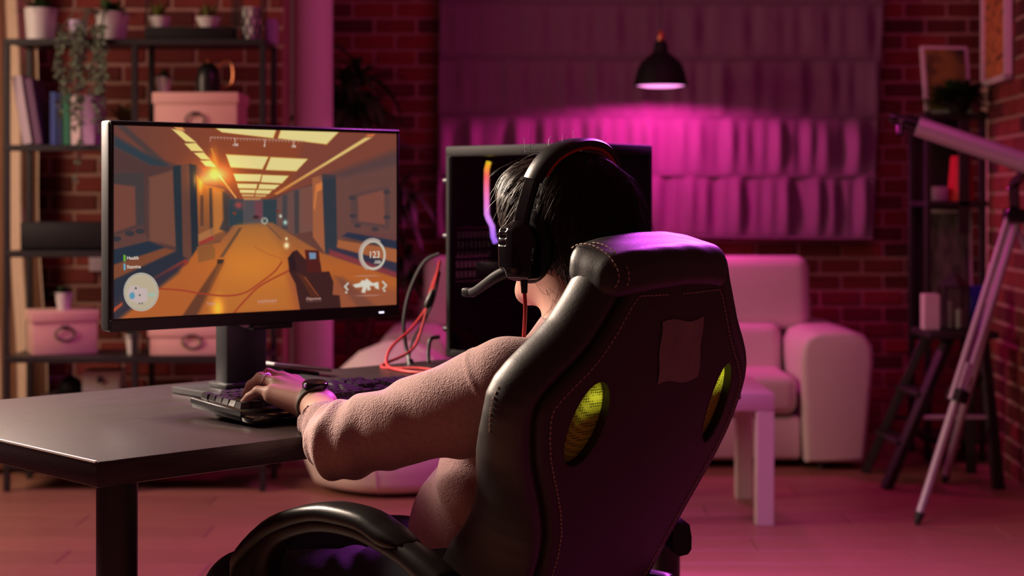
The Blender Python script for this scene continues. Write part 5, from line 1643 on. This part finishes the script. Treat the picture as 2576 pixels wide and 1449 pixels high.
# ================================================================== headset
HS = thing('headset', 'black gaming headset with orange lined headband worn by the player', 'headset', tuple(hp(0, 0, .10)))
def build_headset():
    path = [(.006, .101, -.030), (.002, .104, .000), (-.004, .102, .030), (-.011, .092, .070), (-.019, .070, .102), (-.026, .038, .119), (-.028, 0, .125)]
    full = path + [(f, -s, z) for f, s, z in path[-2::-1]]
    sp = [Vector(q) for q in smooth_path(full, 6)]
    def sweep(pts, wfn, tfn, off=0.0):
        mb = MB(); n = len(pts); prof = [(-1, -1), (-1, .3), (-.7, 1), (.7, 1), (1, .3), (1, -1)]
        for i, p in enumerate(pts):
            t = (pts[min(i + 1, n - 1)] - pts[max(i - 1, 0)]).normalized()
            w = Vector((1, 0, 0)) - t * t.x; w.normalize(); nn = w.cross(t) * (1)
            if nn.dot(Vector((p.x + .02, p.y, p.z + .01))) < 0: nn = -nn
            for a, b in prof:
                q = p + w * (a * wfn(i / (n - 1))) + nn * (b * tfn(i / (n - 1)) + off)
                mb.v.append(tuple(hp(*q)))
        m = len(prof)
        for i in range(n - 1):
            for k in range(m): mb.f.append((i * m + k, i * m + (k + 1) % m, (i + 1) * m + (k + 1) % m, (i + 1) * m + k))
        mb.f += [tuple(range(m)), tuple((n - 1) * m + k for k in range(m))]
        return mb
    n = len(sp); a0, a1 = int(n * .26), int(n * .74)
    part('headband', sweep(sp[a0:a1 + 1], lambda t: .0195 - .003 * abs(2 * t - 1) ** 2, lambda t: .0058, .003), M['blackpl'], HS, world=True)
    part('band_pad', sweep(sp[a0 + 2:a1 - 1], lambda t: .0165, lambda t: .0035, -.0045), M['redpad'], HS, world=True, label='orange red inner padding')
    for seg in (sp[0:a0 + 2], sp[a1 - 1:]):
        part('yoke', sweep(seg, lambda t: .0125, lambda t: .0045, .002), M['gloss'], HS, world=True)
    for s in (1, -1):
        c0 = hp(.004, s * .106, -.030)
        def cup(P):
            d = ell(P, c0, HA, (.034, .021, .044))
            d = np.maximum(d, -((P - hp(0, s * .092, 0)) @ (hl * s)))
            d = smin(d, rbox_sd(P, hp(.012, s * .116, -.028), HA, (.017, .009, .030), .005), .006)
            d = smin(d, rbox_sd(P, hp(-.006, s * .108, -.060), HA, (.024, .014, .012), .006), .008)
            for k in (-.010, 0, .010):
                d = np.maximum(d, -rbox_sd(P, hp(.020, s * .126, -.010 + k), HA, (.009, .003, .0030), .001))
            return d
        V, F = sdf_mesh(cup, c0 - .062, c0 + .062, .0017)
        cu = part('ear_cup', (V, F), M['gloss'], HS, world=True, angle=None)
        def cush(P):
            q = (P - hp(.002, s * .084, -.026)) @ HA.T
            k = np.sqrt((q[:, 0] / .031) ** 2 + (q[:, 2] / .039) ** 2)
            return np.hypot((k - 1) * .034, q[:, 1]) - .0125
        V, F = sdf_mesh(cush, c0 - .065, c0 + .065, .0028)
        part('ear_cushion', (V, F), M['matteblack'], HS, world=True, angle=None)
    bm_ = [hp(*q) for q in [(.016, .116, -.060), (.040, .118, -.070), (.068, .112, -.083), (.095, .102, -.093), (.112, .094, -.096)]]
    bmp = smooth_path(bm_, 5)
    part('mic_boom', MB().tube(bmp, [.0090 - .003 * i / len(bmp) for i in range(len(bmp))], 10, flat=.7), M['matteblack'], HS, world=True)
    mc = rm = MB().rbox((0, 0, 0), (.026, .010, .014), .004, 2, Matrix.Translation(hp(.116, .093, -.096)) @ Matrix(np.stack([hf, hl, up_], 1).tolist()).to_4x4())
    part('microphone', mc, M['blackpl'], HS, world=True)
    part('cable_socket', MB().tube([hp(-.004, .104, -.066), hp(-.004, .103, -.092)], [.006, .0045], 12), M['blackpl'], HS, world=True)
    cb_ = smooth_path([hp(*q) for q in [(-.004, .103, -.088), (-.003, .100, -.115), (.004, .094, -.145), (.014, .086, -.175), (.05, .05, -.20), (.12, .02, -.24)]], 8)
    part('headset_cable', MB().tube(cb_, .0030, 8), M['redcable'], HS, world=True)
build_headset()

# ================================================================== watch and ring
fx = (WL - EL) / np.linalg.norm(WL - EL)
WC = WL - fx * .010
wside = np.cross(fx, up_); wside /= np.linalg.norm(wside); wup = np.cross(wside, fx)
wt = thing('smartwatch', 'round black smartwatch with grey strap on the left wrist', 'watch', tuple(WC))
mb = MB()
for i in range(41):
    a = 2 * PI * i / 40
    ctr = WC + wside * (.0305 * math.cos(a)) + wup * (.0295 * math.sin(a)); nn = wside * math.cos(a) + wup * math.sin(a)
    for (w, t) in ((-.0112, -.0009), (-.0112, .0016), (.0112, .0016), (.0112, -.0009)): mb.v.append(tuple(ctr + fx * w + nn * t))
for i in range(40):
    for k in range(4): mb.f.append((i * 4 + k, i * 4 + (k + 1) % 4, (i + 1) * 4 + (k + 1) % 4, (i + 1) * 4 + k))
part('strap', mb, M['watchband'], wt, world=True)
Rw = Matrix(np.stack([fx, np.cross(wup, fx), wup], 1).tolist()).to_4x4(); Rw.translation = Vector(WC + wup * .0300)
cs_ = MB().lathe([(.0001, -.002), (.0195, -.002), (.0212, .001), (.0212, .006), (.0195, .0085), (.0175, .0092)], n=36)
part('watch_case', MB().add(cs_.v, cs_.f, Rw), M['gloss'], wt, world=True)
fc = MB().lathe([(.0001, .0086), (.0178, .0086), (.0178, .0096), (.0001, .0100)], n=36)
part('watch_face', MB().add(fc.v, fc.f, Rw), M['gloss'], wt, world=True)
part('crown', MB().add(*(lambda b: (b.v, b.f))(MB().cyl((-.012, .018, .004), (-.016, .0225, .004), .0025, n=10)), Rw), M['silver'], wt, world=True)
p0, p1 = np.array(FING[1][0][0]), np.array(FING[1][0][1]); rc = p0 + (p1 - p0) * .62; ra = (p1 - p0) / np.linalg.norm(p1 - p0)
rs = np.cross(ra, up_); rs /= np.linalg.norm(rs); ru = np.cross(rs, ra)
rg = thing('ring', 'silver ring on the ring finger of the left hand', 'ring', tuple(rc))
part('band', MB().tube([rc + rs * .0098 * math.cos(a) + ru * .0098 * math.sin(a) for a in np.linspace(0, 2 * PI, 33)], .0014, 8, False, 1.6), M['silver'], rg, world=True)
gs = MB()
for a in np.linspace(.5, 2.6, 7): gs.lathe([(.0001, -.0013), (.0013, 0), (.0001, .0013)], tuple(rc + (rs * math.cos(a) + ru * math.sin(a)) * .0114), 6)
part('gem_row', gs, M['silver'], rg, False, world=True)
